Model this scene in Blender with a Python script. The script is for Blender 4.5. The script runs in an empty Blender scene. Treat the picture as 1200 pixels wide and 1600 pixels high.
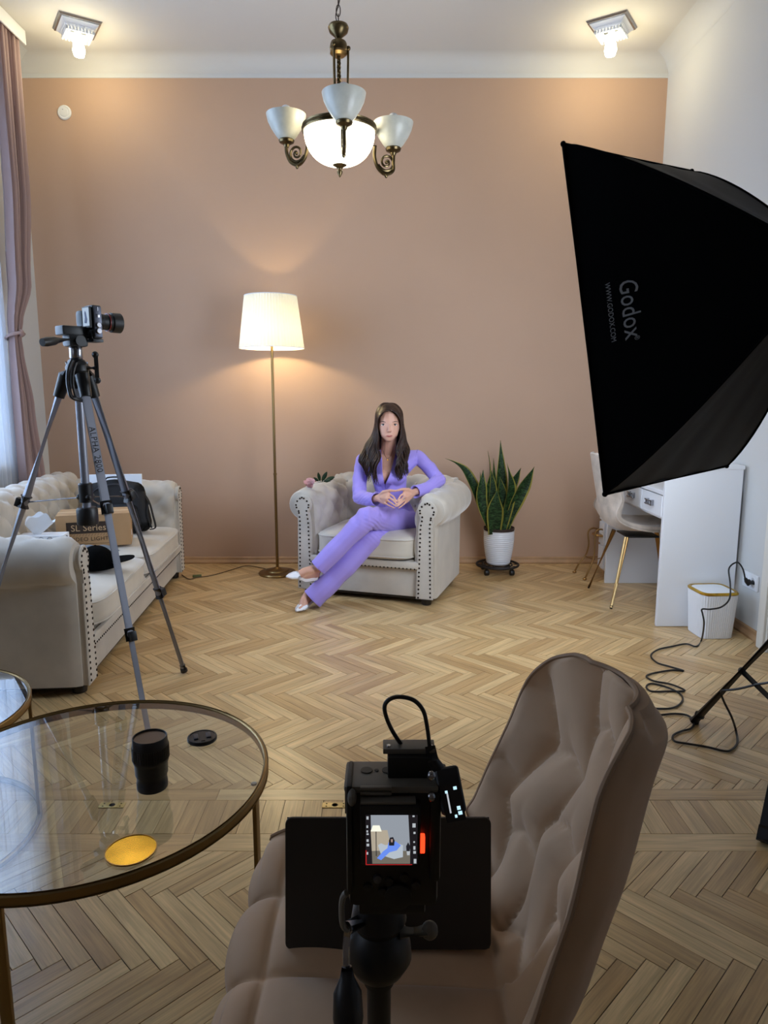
import bpy, bmesh, math, random
from mathutils import Vector, Matrix, noise
R = math.radians; PI = math.pi; V = Vector
random.seed(7)
SC = bpy.context.scene
COL = SC.collection

# ---------------------------------------------------------------- camera, world, light, exposure
FPX, PITCH, CH = 1100.0, R(9.4), 1.28           # focal length in pixels of the 1200x1600 frame
cam = bpy.data.cameras.new('camera'); cam.sensor_fit = 'VERTICAL'; cam.sensor_height = 36
cam.lens = FPX/1600*36; cam.clip_start = .02; cam.clip_end = 60
co = bpy.data.objects.new('camera', cam); COL.objects.link(co)
co.location = (0, 0, CH); co.rotation_euler = (R(90)-PITCH, 0, 0); SC.camera = co

W = bpy.data.worlds.new('world'); SC.world = W; W.use_nodes = True
W.node_tree.nodes['Background'].inputs[0].default_value = (.55, .72, 1, 1)
W.node_tree.nodes['Background'].inputs[1].default_value = 1.2

def light(name, kind, loc, power, color, size=.1, size_y=None, rot=(0,0,0), spread=None):
    d = bpy.data.lights.new(name, kind); d.energy = power; d.color = color
    if kind == 'AREA':
        d.size = size
        if size_y: d.shape = 'RECTANGLE'; d.size_y = size_y
        if spread: d.spread = spread
    else: d.shadow_soft_size = size
    o = bpy.data.objects.new(name, d); COL.objects.link(o); o.location = loc; o.rotation_euler = rot
    return o
# daylight entering by the window of the left wall; in the front room, a fill light added for the foreground
light('window_daylight', 'AREA', (-2.80, 3.35, 2.0), 150, (.60, .77, 1), 2.2, 2.3, (0, R(-90), 0))
light('front_room_fill', 'AREA', (-2.80, .1, 2.0), 9, (1, .95, .88), 1.2, 1.8, (0, R(-90), 0))
SC.view_settings.view_transform = 'Standard'; SC.view_settings.look = 'None'
SC.view_settings.gamma = 1; SC.view_settings.use_curve_mapping = False
SC.view_settings.exposure = -0.12
SC.cycles.use_denoising = True
SC.cycles.max_bounces = 10; SC.cycles.transparent_max_bounces = 16
SC.cycles.sample_clamp_indirect = 6

# ---------------------------------------------------------------- helpers
_c, _s = math.cos(PITCH), math.sin(PITCH)
def _ray(x, y):
    u = (x-600)/FPX; v = (800-y)/FPX
    return V((u, _c+v*_s, v*_c-_s))
def P(x, y, Y):           # the point at depth Y on the line of sight through a pixel
    r = _ray(x, y); return V((0,0,CH)) + r*(Y/r.y)
def FL(x, y, z=0):        # the point at height z
    r = _ray(x, y); return V((0,0,CH)) + r*((z-CH)/r.z)

def srgb(r, g, b):
    f = lambda c: (c/255/12.92) if c/255 <= .04045 else ((c/255+.055)/1.055)**2.4
    return (f(r), f(g), f(b), 1)
MATS = {}
def mat(name, col=(.5,.5,.5,1), rough=.5, metal=0, bump=0, bscale=60, vary=0, vscale=3, **kw):
    m = bpy.data.materials.new(name); m.use_nodes = True; MATS[name] = m
    nt = m.node_tree; b = nt.nodes['Principled BSDF']
    b.inputs['Base Color'].default_value = col; b.inputs['Roughness'].default_value = rough
    b.inputs['Metallic'].default_value = metal
    for k, v in kw.items(): b.inputs[k.replace('_', ' ')].default_value = v
    tc = nt.nodes.new('ShaderNodeTexCoord')
    if vary:
        n = nt.nodes.new('ShaderNodeTexNoise'); n.inputs['Scale'].default_value = vscale; n.inputs['Detail'].default_value = 4
        nt.links.new(tc.outputs['Object'], n.inputs['Vector'])
        r = nt.nodes.new('ShaderNodeMix'); r.data_type = 'RGBA'
        mr = nt.nodes.new('ShaderNodeMapRange'); mr.inputs[1].default_value = .35; mr.inputs[2].default_value = .65
        nt.links.new(n.outputs['Fac'], mr.inputs[0]); nt.links.new(mr.outputs[0], r.inputs[0])
        r.inputs[6].default_value = tuple(c*(1-vary) for c in col[:3])+(1,)
        r.inputs[7].default_value = tuple(min(1, c*(1+vary)) for c in col[:3])+(1,)
        nt.links.new(r.outputs[2], b.inputs['Base Color'])
    if bump:
        n = nt.nodes.new('ShaderNodeTexNoise'); n.inputs['Scale'].default_value = bscale; n.inputs['Detail'].default_value = 5
        nt.links.new(tc.outputs['Object'], n.inputs['Vector'])
        bp = nt.nodes.new('ShaderNodeBump'); bp.inputs['Strength'].default_value = bump; bp.inputs['Distance'].default_value = .004
        nt.links.new(n.outputs['Fac'], bp.inputs['Height']); nt.links.new(bp.outputs[0], b.inputs['Normal'])
    return m
def emit(name, col, strength):
    m = bpy.data.materials.new(name); m.use_nodes = True; nt = m.node_tree; nt.nodes.clear()
    e = nt.nodes.new('ShaderNodeEmission'); e.inputs[0].default_value = col; e.inputs[1].default_value = strength
    o = nt.nodes.new('ShaderNodeOutputMaterial'); nt.links.new(e.outputs[0], o.inputs[0]); MATS[name] = m; return m

mat('peach', srgb(190,157,132), .75, bump=.06, bscale=90, vary=.025, vscale=1.2)
mat('white_wall', srgb(208,208,206), .8, bump=.05, bscale=80)
mat('ceiling_paint', srgb(206,203,198), .85, bump=.04, bscale=60)
mat('front_wall', srgb(150,138,128), .8, bump=.05)
mat('white_gloss', srgb(232,234,238), .28, bump=.01)
mat('trim_paint', srgb(226,222,212), .4)
mat('oak_trim', srgb(176,138,100), .45, vary=.12, vscale=8)
mat('velvet', srgb(192,184,172), .62, bump=.10, bscale=14, vary=.10, vscale=5, Sheen_Weight=.7, Sheen_Roughness=.4)
mat('cushion_velvet', srgb(200,192,178), .62, bump=.10, bscale=12, vary=.06, vscale=5, Sheen_Weight=.6, Sheen_Roughness=.4)
mat('nail', srgb(52,44,38), .3, .9)
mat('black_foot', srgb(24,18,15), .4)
mat('brown_velvet', srgb(196,162,128), .75, bump=.10, bscale=10, vary=.10, vscale=6, Sheen_Weight=.25, Sheen_Roughness=.45)
mat('brown_piping', srgb(160,130,102), .75)
mat('beige_velvet', srgb(186,172,158), .6, bump=.1, bscale=14, vary=.20, vscale=12, Sheen_Weight=.5)
mat('gold', srgb(168,132,84), .28, 1.0)
mat('aged_gold', srgb(140,116,76), .36, .95, bump=.02, bscale=30)
mat('shiny_gold', srgb(200,160,60), .22, 1.0, vary=.12, vscale=25)
mat('pale_brass', srgb(214,186,122), .4, .5)
mat('brass', srgb(96,82,56), .3, .95, vary=.25, vscale=30)
mat('lamp_brass', srgb(138,112,72), .28, .95)
mat('steel', srgb(160,160,165), .25, 1.0)
mat('grey_metal', srgb(150,153,164), .42, .6)
mat('dark_grey_metal', srgb(78,80,90), .4, .7)
mat('black_plastic', srgb(20,20,22), .42)
mat('camera_black', srgb(9,9,10), .5)
mat('laptop', srgb(48,44,40), .5, .2)
mat('cage_edge', srgb(104,98,88), .5, .1)
mat('black_fabric', srgb(3,3,4), .95, bump=.05, bscale=40, Specular_IOR_Level=.08)
mat('grey_black_fabric', srgb(26,25,25), .7, bump=.35, bscale=9, Specular_IOR_Level=.3)
mat('backpack', srgb(20,21,25), .75, bump=.2, bscale=60)
mat('cardboard', srgb(176,140,100), .8, vary=.05, vscale=9)
mat('cardboard_dark', srgb(56,42,32), .8)
mat('print_light', srgb(196,164,126), .8)
mat('print_grey', srgb(128,128,128), .6)
mat('paper', srgb(236,240,246), .8)
mat('paper_grey', srgb(150,156,166), .8)
mat('cord', srgb(14,14,16), .45)
mat('brown_cord', srgb(88,68,44), .5)
mat('green_switch', srgb(96,104,62), .5)
mat('ceramic', srgb(228,232,240), .22, bump=.01)
mat('soil', srgb(36,26,20), .95, bump=.8, bscale=90)
mat('dark_brown', srgb(52,38,34), .6)
mat('iron', srgb(52,48,48), .5, .6)
mat('skin', srgb(214,164,142), .5, bump=.02, Subsurface_Weight=.12, Subsurface_Radius=(.02,.008,.004), vary=.03, vscale=14)
mat('eye_white', srgb(226,222,220), .25)
mat('iris', srgb(62,76,90), .15)
mat('pupil', srgb(10,10,12), .1)
mat('lips', srgb(176,92,88), .4)
mat('brow', srgb(78,52,38), .7)
mat('lash', srgb(28,20,18), .7)
mat('hair', srgb(46,27,19), .45, vary=.45, vscale=40)
mat('lilac', srgb(164,146,232), .7, bump=.10, bscale=7, vary=.03, Sheen_Weight=.2)
mat('lilac_dark', srgb(138,120,206), .75)
mat('white_leather', srgb(238,236,240), .3)
mat('rose', srgb(244,202,204), .6)
mat('rose_leaf', srgb(38,64,30), .5)
mat('drape', srgb(158,132,128), .7, bump=.05, Sheen_Weight=.3)
mat('white_led', srgb(240,240,240), .5)
mat('alabaster', srgb(190,190,180), .35, vary=.10, vscale=14, Subsurface_Weight=.25, Subsurface_Radius=(.03,.03,.025))
mat('red_dot', srgb(150,30,30), .4)
mat('lens_glass', srgb(96,78,66), .25)
mat('blue_print', srgb(70,80,110), .7)
mat('patch_white', srgb(226,226,226), .6)
emit('spot_glow', (1, .93, .66, 1), 26)
emit('bowl_glow', (1, .95, .74, 1), 5.5)
emit('softbox_glow', (.78, .87, 1, 1), 14)
emit('lamp_bulb', (1, .80, .45, 1), 520)
emit('red_led', (1, .04, .01, 1), 3)
emit('oled', (.55, .85, 1, 1), 1.2)

def mk_glass(name, tint, rough=.0, fres=1.5):
    m = bpy.data.materials.new(name); m.use_nodes = True; nt = m.node_tree; nt.nodes.clear(); N = nt.nodes.new
    t = N('ShaderNodeBsdfTransparent'); t.inputs[0].default_value = tint
    g = N('ShaderNodeBsdfGlossy'); g.inputs['Roughness'].default_value = rough
    f = N('ShaderNodeFresnel'); f.inputs[0].default_value = fres
    x = N('ShaderNodeMixShader'); o = N('ShaderNodeOutputMaterial')
    ge = N('ShaderNodeNewGeometry'); inv = N('ShaderNodeMath'); inv.operation = 'SUBTRACT'; inv.inputs[0].default_value = 1; nt.links.new(ge.outputs['Backfacing'], inv.inputs[1])
    mu = N('ShaderNodeMath'); mu.operation = 'MULTIPLY'; mu.use_clamp = True; nt.links.new(f.outputs[0], mu.inputs[0]); nt.links.new(inv.outputs[0], mu.inputs[1])
    m2 = N('ShaderNodeMath'); m2.operation = 'MULTIPLY'; m2.inputs[1].default_value = 2.1; m2.use_clamp = True; nt.links.new(mu.outputs[0], m2.inputs[0])
    nt.links.new(m2.outputs[0], x.inputs[0]); nt.links.new(t.outputs[0], x.inputs[1]); nt.links.new(g.outputs[0], x.inputs[2])
    nt.links.new(x.outputs[0], o.inputs[0]); MATS[name] = m
mk_glass('glass', (.90,.93,.93,1), .0, 1.55)
mk_glass('window_glass', (.95,.97,1,1), .0, 1.3)
def mk_trans(name, col, wt, wtr, roughglow=None):      # diffuse + translucent (+ transparent) cloth
    m = bpy.data.materials.new(name); m.use_nodes = True; nt = m.node_tree; nt.nodes.clear(); N = nt.nodes.new
    d = N('ShaderNodeBsdfDiffuse'); d.inputs[0].default_value = col
    t = N('ShaderNodeBsdfTranslucent'); t.inputs[0].default_value = col
    x = N('ShaderNodeMixShader'); x.inputs[0].default_value = wt
    nt.links.new(d.outputs[0], x.inputs[1]); nt.links.new(t.outputs[0], x.inputs[2])
    tr = N('ShaderNodeBsdfTransparent'); y = N('ShaderNodeMixShader'); y.inputs[0].default_value = wtr
    nt.links.new(x.outputs[0], y.inputs[1]); nt.links.new(tr.outputs[0], y.inputs[2])
    o = N('ShaderNodeOutputMaterial'); nt.links.new(y.outputs[0], o.inputs[0]); MATS[name] = m
mk_trans('sheer', (.86,.90,.96,1), .6, .45)
mk_trans('lampshade', (.90,.88,.74,1), .13, 0)

def wood(name, c0, c1, rough=.34):
    m = bpy.data.materials.new(name); m.use_nodes = True; nt = m.node_tree; N = nt.nodes.new; L = nt.links.new
    b = nt.nodes['Principled BSDF']; b.inputs['Roughness'].default_value = rough
    uv = N('ShaderNodeUVMap'); oi = N('ShaderNodeObjectInfo'); ge = N('ShaderNodeNewGeometry')
    ad = N('ShaderNodeMath'); ad.operation = 'ADD'; L(oi.outputs['Random'], ad.inputs[0]); L(ge.outputs['Random Per Island'], ad.inputs[1])
    fr = N('ShaderNodeMath'); fr.operation = 'FRACT'; L(ad.outputs[0], fr.inputs[0])
    mp = N('ShaderNodeMapping'); mp.inputs['Scale'].default_value = (3.2, 42, 1); L(uv.outputs[0], mp.inputs[0])
    w4 = N('ShaderNodeMath'); w4.operation = 'MULTIPLY'; w4.inputs[1].default_value = 77; L(fr.outputs[0], w4.inputs[0])
    n1 = N('ShaderNodeTexNoise'); n1.noise_dimensions = '4D'; n1.inputs['Scale'].default_value = 1; n1.inputs['Detail'].default_value = 6
    n1.inputs['Distortion'].default_value = .9
    L(mp.outputs[0], n1.inputs['Vector']); L(w4.outputs[0], n1.inputs['W'])
    mp2 = N('ShaderNodeMapping'); mp2.inputs['Scale'].default_value = (9, 260, 1); L(uv.outputs[0], mp2.inputs[0])
    n2 = N('ShaderNodeTexNoise'); n2.noise_dimensions = '4D'; n2.inputs['Scale'].default_value = 1; n2.inputs['Detail'].default_value = 3
    L(mp2.outputs[0], n2.inputs['Vector']); L(w4.outputs[0], n2.inputs['W'])
    r = N('ShaderNodeMix'); r.data_type = 'RGBA'; r.inputs[6].default_value = c0; r.inputs[7].default_value = c1; L(fr.outputs[0], r.inputs[0])
    rp = N('ShaderNodeMapRange'); rp.inputs[1].default_value = .38; rp.inputs[2].default_value = .66; rp.inputs[3].default_value = .80; rp.inputs[4].default_value = 1.10
    L(n1.outputs['Fac'], rp.inputs[0])
    rq = N('ShaderNodeMapRange'); rq.inputs[1].default_value = .35; rq.inputs[2].default_value = .6; rq.inputs[3].default_value = .86; rq.inputs[4].default_value = 1.05
    L(n2.outputs['Fac'], rq.inputs[0])
    mu = N('ShaderNodeMath'); mu.operation = 'MULTIPLY'; L(rp.outputs[0], mu.inputs[0]); L(rq.outputs[0], mu.inputs[1])
    vm = N('ShaderNodeVectorMath'); vm.operation = 'SCALE'; L(r.outputs[2], vm.inputs[0]); L(mu.outputs[0], vm.inputs['Scale'])
    L(vm.outputs[0], b.inputs['Base Color'])
    bp = N('ShaderNodeBump'); bp.inputs['Strength'].default_value = .12; bp.inputs['Distance'].default_value = .002
    L(n1.outputs['Fac'], bp.inputs['Height']); L(bp.outputs[0], b.inputs['Normal'])
    MATS[name] = m
wood('oak', srgb(188,151,102), srgb(222,189,137), .28)
mat('gap', srgb(44,30,18), .8)

# --- mesh helpers (every shape is added to a bmesh, link() turns it into ONE object)
def link(name, bm, m, parent=None, smooth=True, world=False, sharp=35, **props):
    if world and parent is not None:
        M, q = Matrix.Identity(4), parent
        while q is not None: M = Matrix.Translation(q.location) @ q.rotation_euler.to_matrix().to_4x4() @ M; q = q.parent
        bm.transform(M.inverted())
    me = bpy.data.meshes.new(name); bm.to_mesh(me); bm.free()
    for mm in (m if isinstance(m, (list, tuple)) else [m]): me.materials.append(MATS[mm])
    if smooth:
        me.shade_smooth()
        if sharp: me.set_sharp_from_angle(angle=R(sharp))
    o = bpy.data.objects.new(name, me); COL.objects.link(o)
    if parent is not None: o.parent = parent
    for k, v in props.items(): o[k] = v
    return o
def thing(name, label, cat, loc=(0,0,0), rz=0, group=None):
    o = bpy.data.objects.new(name, None); COL.objects.link(o); o.location = loc; o.rotation_euler = (0,0,rz)
    o.empty_display_size = .1; o['label'] = label; o['category'] = cat
    if group: o['group'] = group
    return o
def tag(o, label, cat, group=None):
    o['label'] = label; o['category'] = cat
    if group: o['group'] = group
    return o
def box(bm, c, s, rot=None, bev=0, seg=2, mi=0):
    r = bmesh.ops.create_cube(bm, size=1); vs = r['verts']
    bmesh.ops.scale(bm, vec=s, verts=vs)
    if bev:
        es = list({e for v in vs for e in v.link_edges})
        g = bmesh.ops.bevel(bm, geom=es, offset=bev, segments=seg, affect='EDGES', profile=.6)
        vs = list({v for f in g['faces'] for v in f.verts} | {v for v in vs if v.is_valid})
    if rot is not None:
        bmesh.ops.rotate(bm, verts=vs, cent=(0,0,0), matrix=rot if isinstance(rot, Matrix) else Matrix.Rotation(rot, 3, 'Z'))
    bmesh.ops.translate(bm, vec=c, verts=vs)
    if mi:
        for f in {f for v in vs for f in v.link_faces}: f.material_index = mi
    return vs
def frame_of(d, up=V((0,0,1))):
    d = V(d).normalized()
    if abs(d.dot(up)) > .98: up = V((0,1,0))
    x = d.cross(up).normalized(); y = x.cross(d).normalized()
    return x, y, d
def loft(bm, rings, cap=True, closed=True, mi=0):
    rr = [[bm.verts.new(p) for p in ring] for ring in rings]; n = len(rr[0]); fs = []
    for a, b in zip(rr, rr[1:]):
        for i in range(n if closed else n-1):
            j = (i+1) % n
            try: fs.append(bm.faces.new((a[i], a[j], b[j], b[i])))
            except ValueError: pass
    if cap and closed:
        for ring, rev in ((rr[0], True), (rr[-1], False)):
            try: fs.append(bm.faces.new(ring[::-1] if rev else ring))
            except ValueError: pass
    for f in fs: f.material_index = mi
    return rr
def tube(bm, pts, r, n=10, closed=False, cap=True, mi=0, flat=1.0, up=V((0,0,1))):
    pts = [V(p) for p in pts]; m = len(pts); rings = []
    px = None
    for i, p in enumerate(pts):
        if closed: d = pts[(i+1) % m]-pts[i-1]
        else: d = pts[min(i+1, m-1)]-pts[max(i-1, 0)]
        if d.length < 1e-9: d = V((0,0,1))
        d.normalize()
        if px is None: x, y, _ = frame_of(d, up)
        else:
            x = (px - d*px.dot(d));
            x = x.normalized() if x.length > 1e-6 else frame_of(d, up)[0]
            y = d.cross(x).normalized()*1
        px = x
        rr = r[i] if isinstance(r, (list, tuple)) else r
        rings.append([p + x*math.cos(a)*rr + y*math.sin(a)*rr*flat for a in [2*PI*k/n for k in range(n)]])
    if closed: rings.append(rings[0]); 
    loft(bm, rings, cap and not closed, mi=mi)
    if closed: bmesh.ops.remove_doubles(bm, verts=bm.verts[-(m+1)*n:] if False else list(bm.verts), dist=1e-6)
def lathe(bm, prof, c=(0,0,0), n=32, mi=0, axis=None):
    c = V(c); M = Matrix.Identity(3)
    if axis is not None:
        x, y, d = frame_of(axis); M = Matrix((x, y, d)).transposed()
    rings = [[c + M @ V((r*math.cos(2*PI*k/n), r*math.sin(2*PI*k/n), z)) for k in range(n)] for r, z in prof]
    loft(bm, rings, True, mi=mi)
def spline(pts, n=8, closed=False):
    pts = [V(p) for p in pts]; m = len(pts); out = []
    g = (lambda i: pts[i % m]) if closed else (lambda i: pts[max(0, min(m-1, i))])
    for i in range(m if closed else m-1):
        a, b, c, d = g(i-1), g(i), g(i+1), g(i+2)
        for k in range(n):
            t = k/n; t2 = t*t; t3 = t2*t
            out.append(.5*((2*b)+(c-a)*t+(2*a-5*b+4*c-d)*t2+(3*b-a-3*c+d)*t3))
    if not closed: out.append(pts[-1])
    return out
def prism(bm, outline, axis_vec, mi=0):
    a = V(axis_vec); loft(bm, [[V(p) for p in outline], [V(p)+a for p in outline]], True, mi=mi)
def sphere(bm, c, r, seg=12, rings=8, mi=0, scale=(1,1,1), rot=None):
    g = bmesh.ops.create_uvsphere(bm, u_segments=seg, v_segments=rings, radius=r); vs = g['verts']
    bmesh.ops.scale(bm, vec=scale, verts=vs)
    if rot is not None: bmesh.ops.rotate(bm, verts=vs, cent=(0,0,0), matrix=rot)
    bmesh.ops.translate(bm, vec=c, verts=vs)
    if mi:
        for f in {f for v in vs for f in v.link_faces}: f.material_index = mi
    return vs
def grid(bm, fn, nu, nv, mi=0):
    vs = [[bm.verts.new(fn(i/nu, j/nv)) for j in range(nv+1)] for i in range(nu+1)]
    for i in range(nu):
        for j in range(nv):
            try:
                f = bm.faces.new((vs[i][j], vs[i+1][j], vs[i+1][j+1], vs[i][j+1])); f.material_index = mi
            except ValueError: pass
    return vs
def fixn(bm): bmesh.ops.recalc_face_normals(bm, faces=bm.faces)
NB = bmesh.new
def tuft(u, v, k=.32):
    return (abs(math.sin(PI*(u+v)/2))*abs(math.sin(PI*(u-v)/2)))**k
def sm(a, b, x):
    t = max(0, min(1, (x-a)/(b-a))); return t*t*(3-2*t)
def text_into(bm, s, size, place, extrude=.0006, spacing=1.0, align='CENTER'):
    c = bpy.data.curves.new('lettering', 'FONT'); c.body = s; c.size = size; c.extrude = extrude; c.space_character = spacing
    c.align_x = align; c.align_y = 'CENTER'; c.resolution_u = 3
    o = bpy.data.objects.new('lettering', c); COL.objects.link(o); bpy.context.view_layer.update()
    me = bpy.data.meshes.new_from_object(o.evaluated_get(bpy.context.evaluated_depsgraph_get()))
    n0 = len(bm.verts); bm.from_mesh(me); bm.verts.ensure_lookup_table()
    for v in bm.verts[n0:]: v.co = place(v.co)
    bpy.data.objects.remove(o); bpy.data.curves.remove(c); bpy.data.meshes.remove(me)
def apply_mods(o, dels=True):
    bpy.context.view_layer.update()
    me = bpy.data.meshes.new_from_object(o.evaluated_get(bpy.context.evaluated_depsgraph_get()))
    o.modifiers.clear(); o.data = me
def fuse(name, bm, m, parent, voxel, smooth=3, world=True, cut=None, disp=None, planes=()):   # overlapping volumes fused into one continuous skin
    o = link(name, bm, m, parent, True, world, None)
    md = o.modifiers.new('r', 'REMESH'); md.mode = 'VOXEL'; md.voxel_size = voxel; md.use_smooth_shade = True
    if smooth:
        s = o.modifiers.new('s', 'SMOOTH'); s.factor = .5; s.iterations = smooth
    apply_mods(o)
    if cut or disp:
        b = bmesh.new(); b.from_mesh(o.data)
        if disp:
            for v in b.verts: v.co = disp(v.co + parent.location, v.normal) - parent.location
        for co_, no_ in planes:
            bmesh.ops.bisect_plane(b, geom=b.verts[:]+b.edges[:]+b.faces[:], dist=1e-6, plane_co=V(co_)-parent.location, plane_no=no_)
        if cut:
            kill = [f for f in b.faces if cut(f.calc_center_median() + parent.location)]
            bmesh.ops.delete(b, geom=kill, context='FACES')
        b.to_mesh(o.data); b.free(); o.data.shade_smooth()
    return o
def hull(bm, *items):         # convex hull of spheres / ellipsoids (centre, radius or (rx,ry,rz))
    tmp = bmesh.new()
    for c, r in items:
        rr = r if isinstance(r, (tuple, list)) else (r, r, r)
        sphere(tmp, c, 1, 14, 9, scale=rr)
    bmesh.ops.convex_hull(tmp, input=tmp.verts)
    me = bpy.data.meshes.new('t'); 
    loose = [v for v in tmp.verts if not v.link_faces]; bmesh.ops.delete(tmp, geom=loose, context='VERTS')
    bmesh.ops.recalc_face_normals(tmp, faces=tmp.faces)
    tmp.to_mesh(me); tmp.free(); bm.from_mesh(me); bpy.data.meshes.remove(me)
def chain(bm, *pr):
    for a, b in zip(pr, pr[1:]): hull(bm, a, b)
def dup(root, name=None):
    r = root.copy(); COL.objects.link(r)
    for ch in root.children:
        c = ch.copy(); COL.objects.link(c); c.parent = r
        for g in ch.children:
            d = g.copy(); COL.objects.link(d); d.parent = c
    return r

# ---------------------------------------------------------------- the setting
XL, XR, YB, ZC, YF = -2.53, 1.97, 5.31, 3.58, -1.3
ZP = 3.452                                            # top of the peach paint
DIV0, DIV1 = 1.84, 2.12                               # thickness of the wall between the rooms
def wallbox(name, lo, hi, m, **kw):
    bm = NB(); box(bm, [(a+b)/2 for a, b in zip(lo, hi)], [b-a for a, b in zip(lo, hi)])
    return link(name, bm, m, None, False, kind='structure', **kw)
def wall_with_hole(name, x0, x1, holes, m):           # wall along Y, holes (y0,y1,z0,z1)
    bm = NB(); ys = [YF, YB]
    cur = YF
    for (y0, y1, z0, z1) in holes:
        for lo, hi in (((cur, 0), (y0, ZC+.2)), ((y0, 0), (y1, z0)), ((y0, z1), (y1, ZC+.2))):
            box(bm, ((x0+x1)/2, (lo[0]+hi[0])/2, (lo[1]+hi[1])/2), (x1-x0, hi[0]-lo[0], hi[1]-lo[1]))
        cur = y1
    box(bm, ((x0+x1)/2, (cur+YB+.2)/2, (ZC+.2)/2), (x1-x0, YB+.2-cur, ZC+.2))
    return link(name, bm, m, None, False, kind='structure')
wallbox('wall_back', (XL, YB, -.02), (XR, YB+.2, ZP), 'peach')
wallbox('trim_1', (XL, YB-.004, ZP), (XR, YB+.2, ZC+.2), 'white_wall')
win = (2.35, 4.45, .85, 3.1)
fill_win = (-.5, .7, .9, 2.9)  # unseen front room window, added for the fill light
wall_with_hole('wall_left', XL-.22, XL, [fill_win, win], 'white_wall')
wallbox('wall_right', (XR, YF, -.02), (XR+.2, YB+.2, ZC+.2), 'white_wall')
wallbox('wall_front', (XL-.2, YF-.2, -.02), (XR+.2, YF, ZC+.2), 'front_wall')
bm = NB()                                              # wall between the two rooms, with its wide doorway
for lo, hi in (((XL, 0), (-1.9, ZC)), ((1.86, 0), (XR, ZC)), ((-1.9, 2.75), (1.86, ZC))):
    box(bm, ((lo[0]+hi[0])/2, (DIV0+DIV1)/2, (lo[1]+hi[1])/2), (hi[0]-lo[0], DIV1-DIV0, hi[1]-lo[1]))
link('wall_divider', bm, 'front_wall', None, False, kind='structure')
wallbox('ceiling', (XL-.2, YF-.2, ZC), (XR+.2, YB+.2, ZC+.2), 'ceiling_paint')
# rounded cove between wall and ceiling (back, and along the right wall)
bm = NB(); cr = .10
def cove_back(u, v):
    a = v*PI/2
    return V((XL+(XR-XL)*u, YB-cr+cr*math.cos(a)-.005, ZC-cr+cr*math.sin(a)))
grid(bm, cove_back, 1, 10)
link('trim_2', bm, 'ceiling_paint', kind='structure', sharp=None)
bm = NB(); cr2 = .12
grid(bm, lambda u, v: V((XR-cr2+cr2*math.cos(v*PI/2)-.001, YF+(YB-.01-YF)*u, ZC-cr2+cr2*math.sin(v*PI/2))), 1, 10)
link('trim_3', bm, 'white_wall', kind='structure', sharp=None)
bm = NB()
grid(bm, lambda u, v: V((XL+cr2-cr2*math.cos(v*PI/2)+.001, YF+(YB-.01-YF)*u, ZC-cr2+cr2*math.sin(v*PI/2))), 1, 10)
link('trim_4', bm, 'white_wall', kind='structure', sharp=None)
def skirt(name, p0, p1, nrm):
    bm = NB(); n = V(nrm)
    prof = [(0,0),(.022,0),(.024,.012),(.012,.03),(.010,.045),(.004,.052),(0,.052)]
    loft(bm, [[V(p)+n*a+V((0,0,b)) for a, b in prof] for p in (p0, p1)]); fixn(bm)
    link(name, bm, 'oak_trim', None, False, kind='structure')
skirt('baseboard_back', (XL, YB, 0), (XR, YB, 0), (0,-1,0))
skirt('baseboard_right', (XR, 3.47, 0), (XR, YB-.03, 0), (-1,0,0))
skirt('baseboard_left', (XL, DIV1, 0), (XL, YB-.03, 0), (1,0,0))
# door casing with a white door on the right wall, mostly outside the frame
d1 = thing('door_1', '', ''); del d1['label'], d1['category']; d1['kind'] = 'structure'; d1.location = (XR, 3.0, 0)
for nm, c, s in (('door_casing', (-.025, .43, 1.08), (.05, .10, 2.16)), ('door_casing', (-.025, -.43, 1.08), (.05, .10, 2.16)),
                 ('door_head', (-.025, 0, 2.21), (.05, .96, .10)), ('door_leaf', (-.012, 0, 1.06), (.03, .76, 2.08))):
    bm = NB(); box(bm, c, s, bev=.006)
    if nm == 'door_casing': box(bm, (-.055, c[1]-.02*(1 if c[1] > 0 else -1), 1.08), (.015, .03, 2.16), bev=.004)
    link(nm, bm, 'trim_paint', d1, False)
for z, hgt in ((.5, .7), (1.5, 1.0)):
    bm = NB(); box(bm, (-.03, 0, z), (.012, .5, hgt), bev=.005); link('door_panel', bm, 'trim_paint', d1, False)
# windows
def window(name, y0, y1, z0, z1):
    w = bpy.data.objects.new(name, None); COL.objects.link(w); w['kind'] = 'structure'; w.location = (XL-.1, (y0+y1)/2, z0)
    hw, hh = (y1-y0)/2, z1-z0
    for c, s in (((0, -hw+.03, hh/2), (.07, .06, hh)), ((0, hw-.03, hh/2), (.07, .06, hh)), ((0, 0, .03), (.07, 2*hw, .06)),
                 ((0, 0, hh-.03), (.07, 2*hw, .06)), ((0, 0, hh/2), (.07, .07, hh)), ((0, 0, hh*.7), (.06, 2*hw, .05))):
        bm = NB(); box(bm, c, s, bev=.004); link('window_frame', bm, 'trim_paint', w, False)
    for sgn in (-1, 1):
        bm = NB(); box(bm, (0, sgn*hw/2, hh/2), (.004, hw-.08, hh-.1)); link('window_pane', bm, 'window_glass', w, False)
    bm = NB(); box(bm, (.10, 0, -.02), (.24, 2*hw+.1, .035), bev=.008); link('window_sill', bm, 'trim_paint', w, False)
window('window_1', *win); window('fill_window', *fill_win)  # the second one is added, to go with the front room fill

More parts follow.
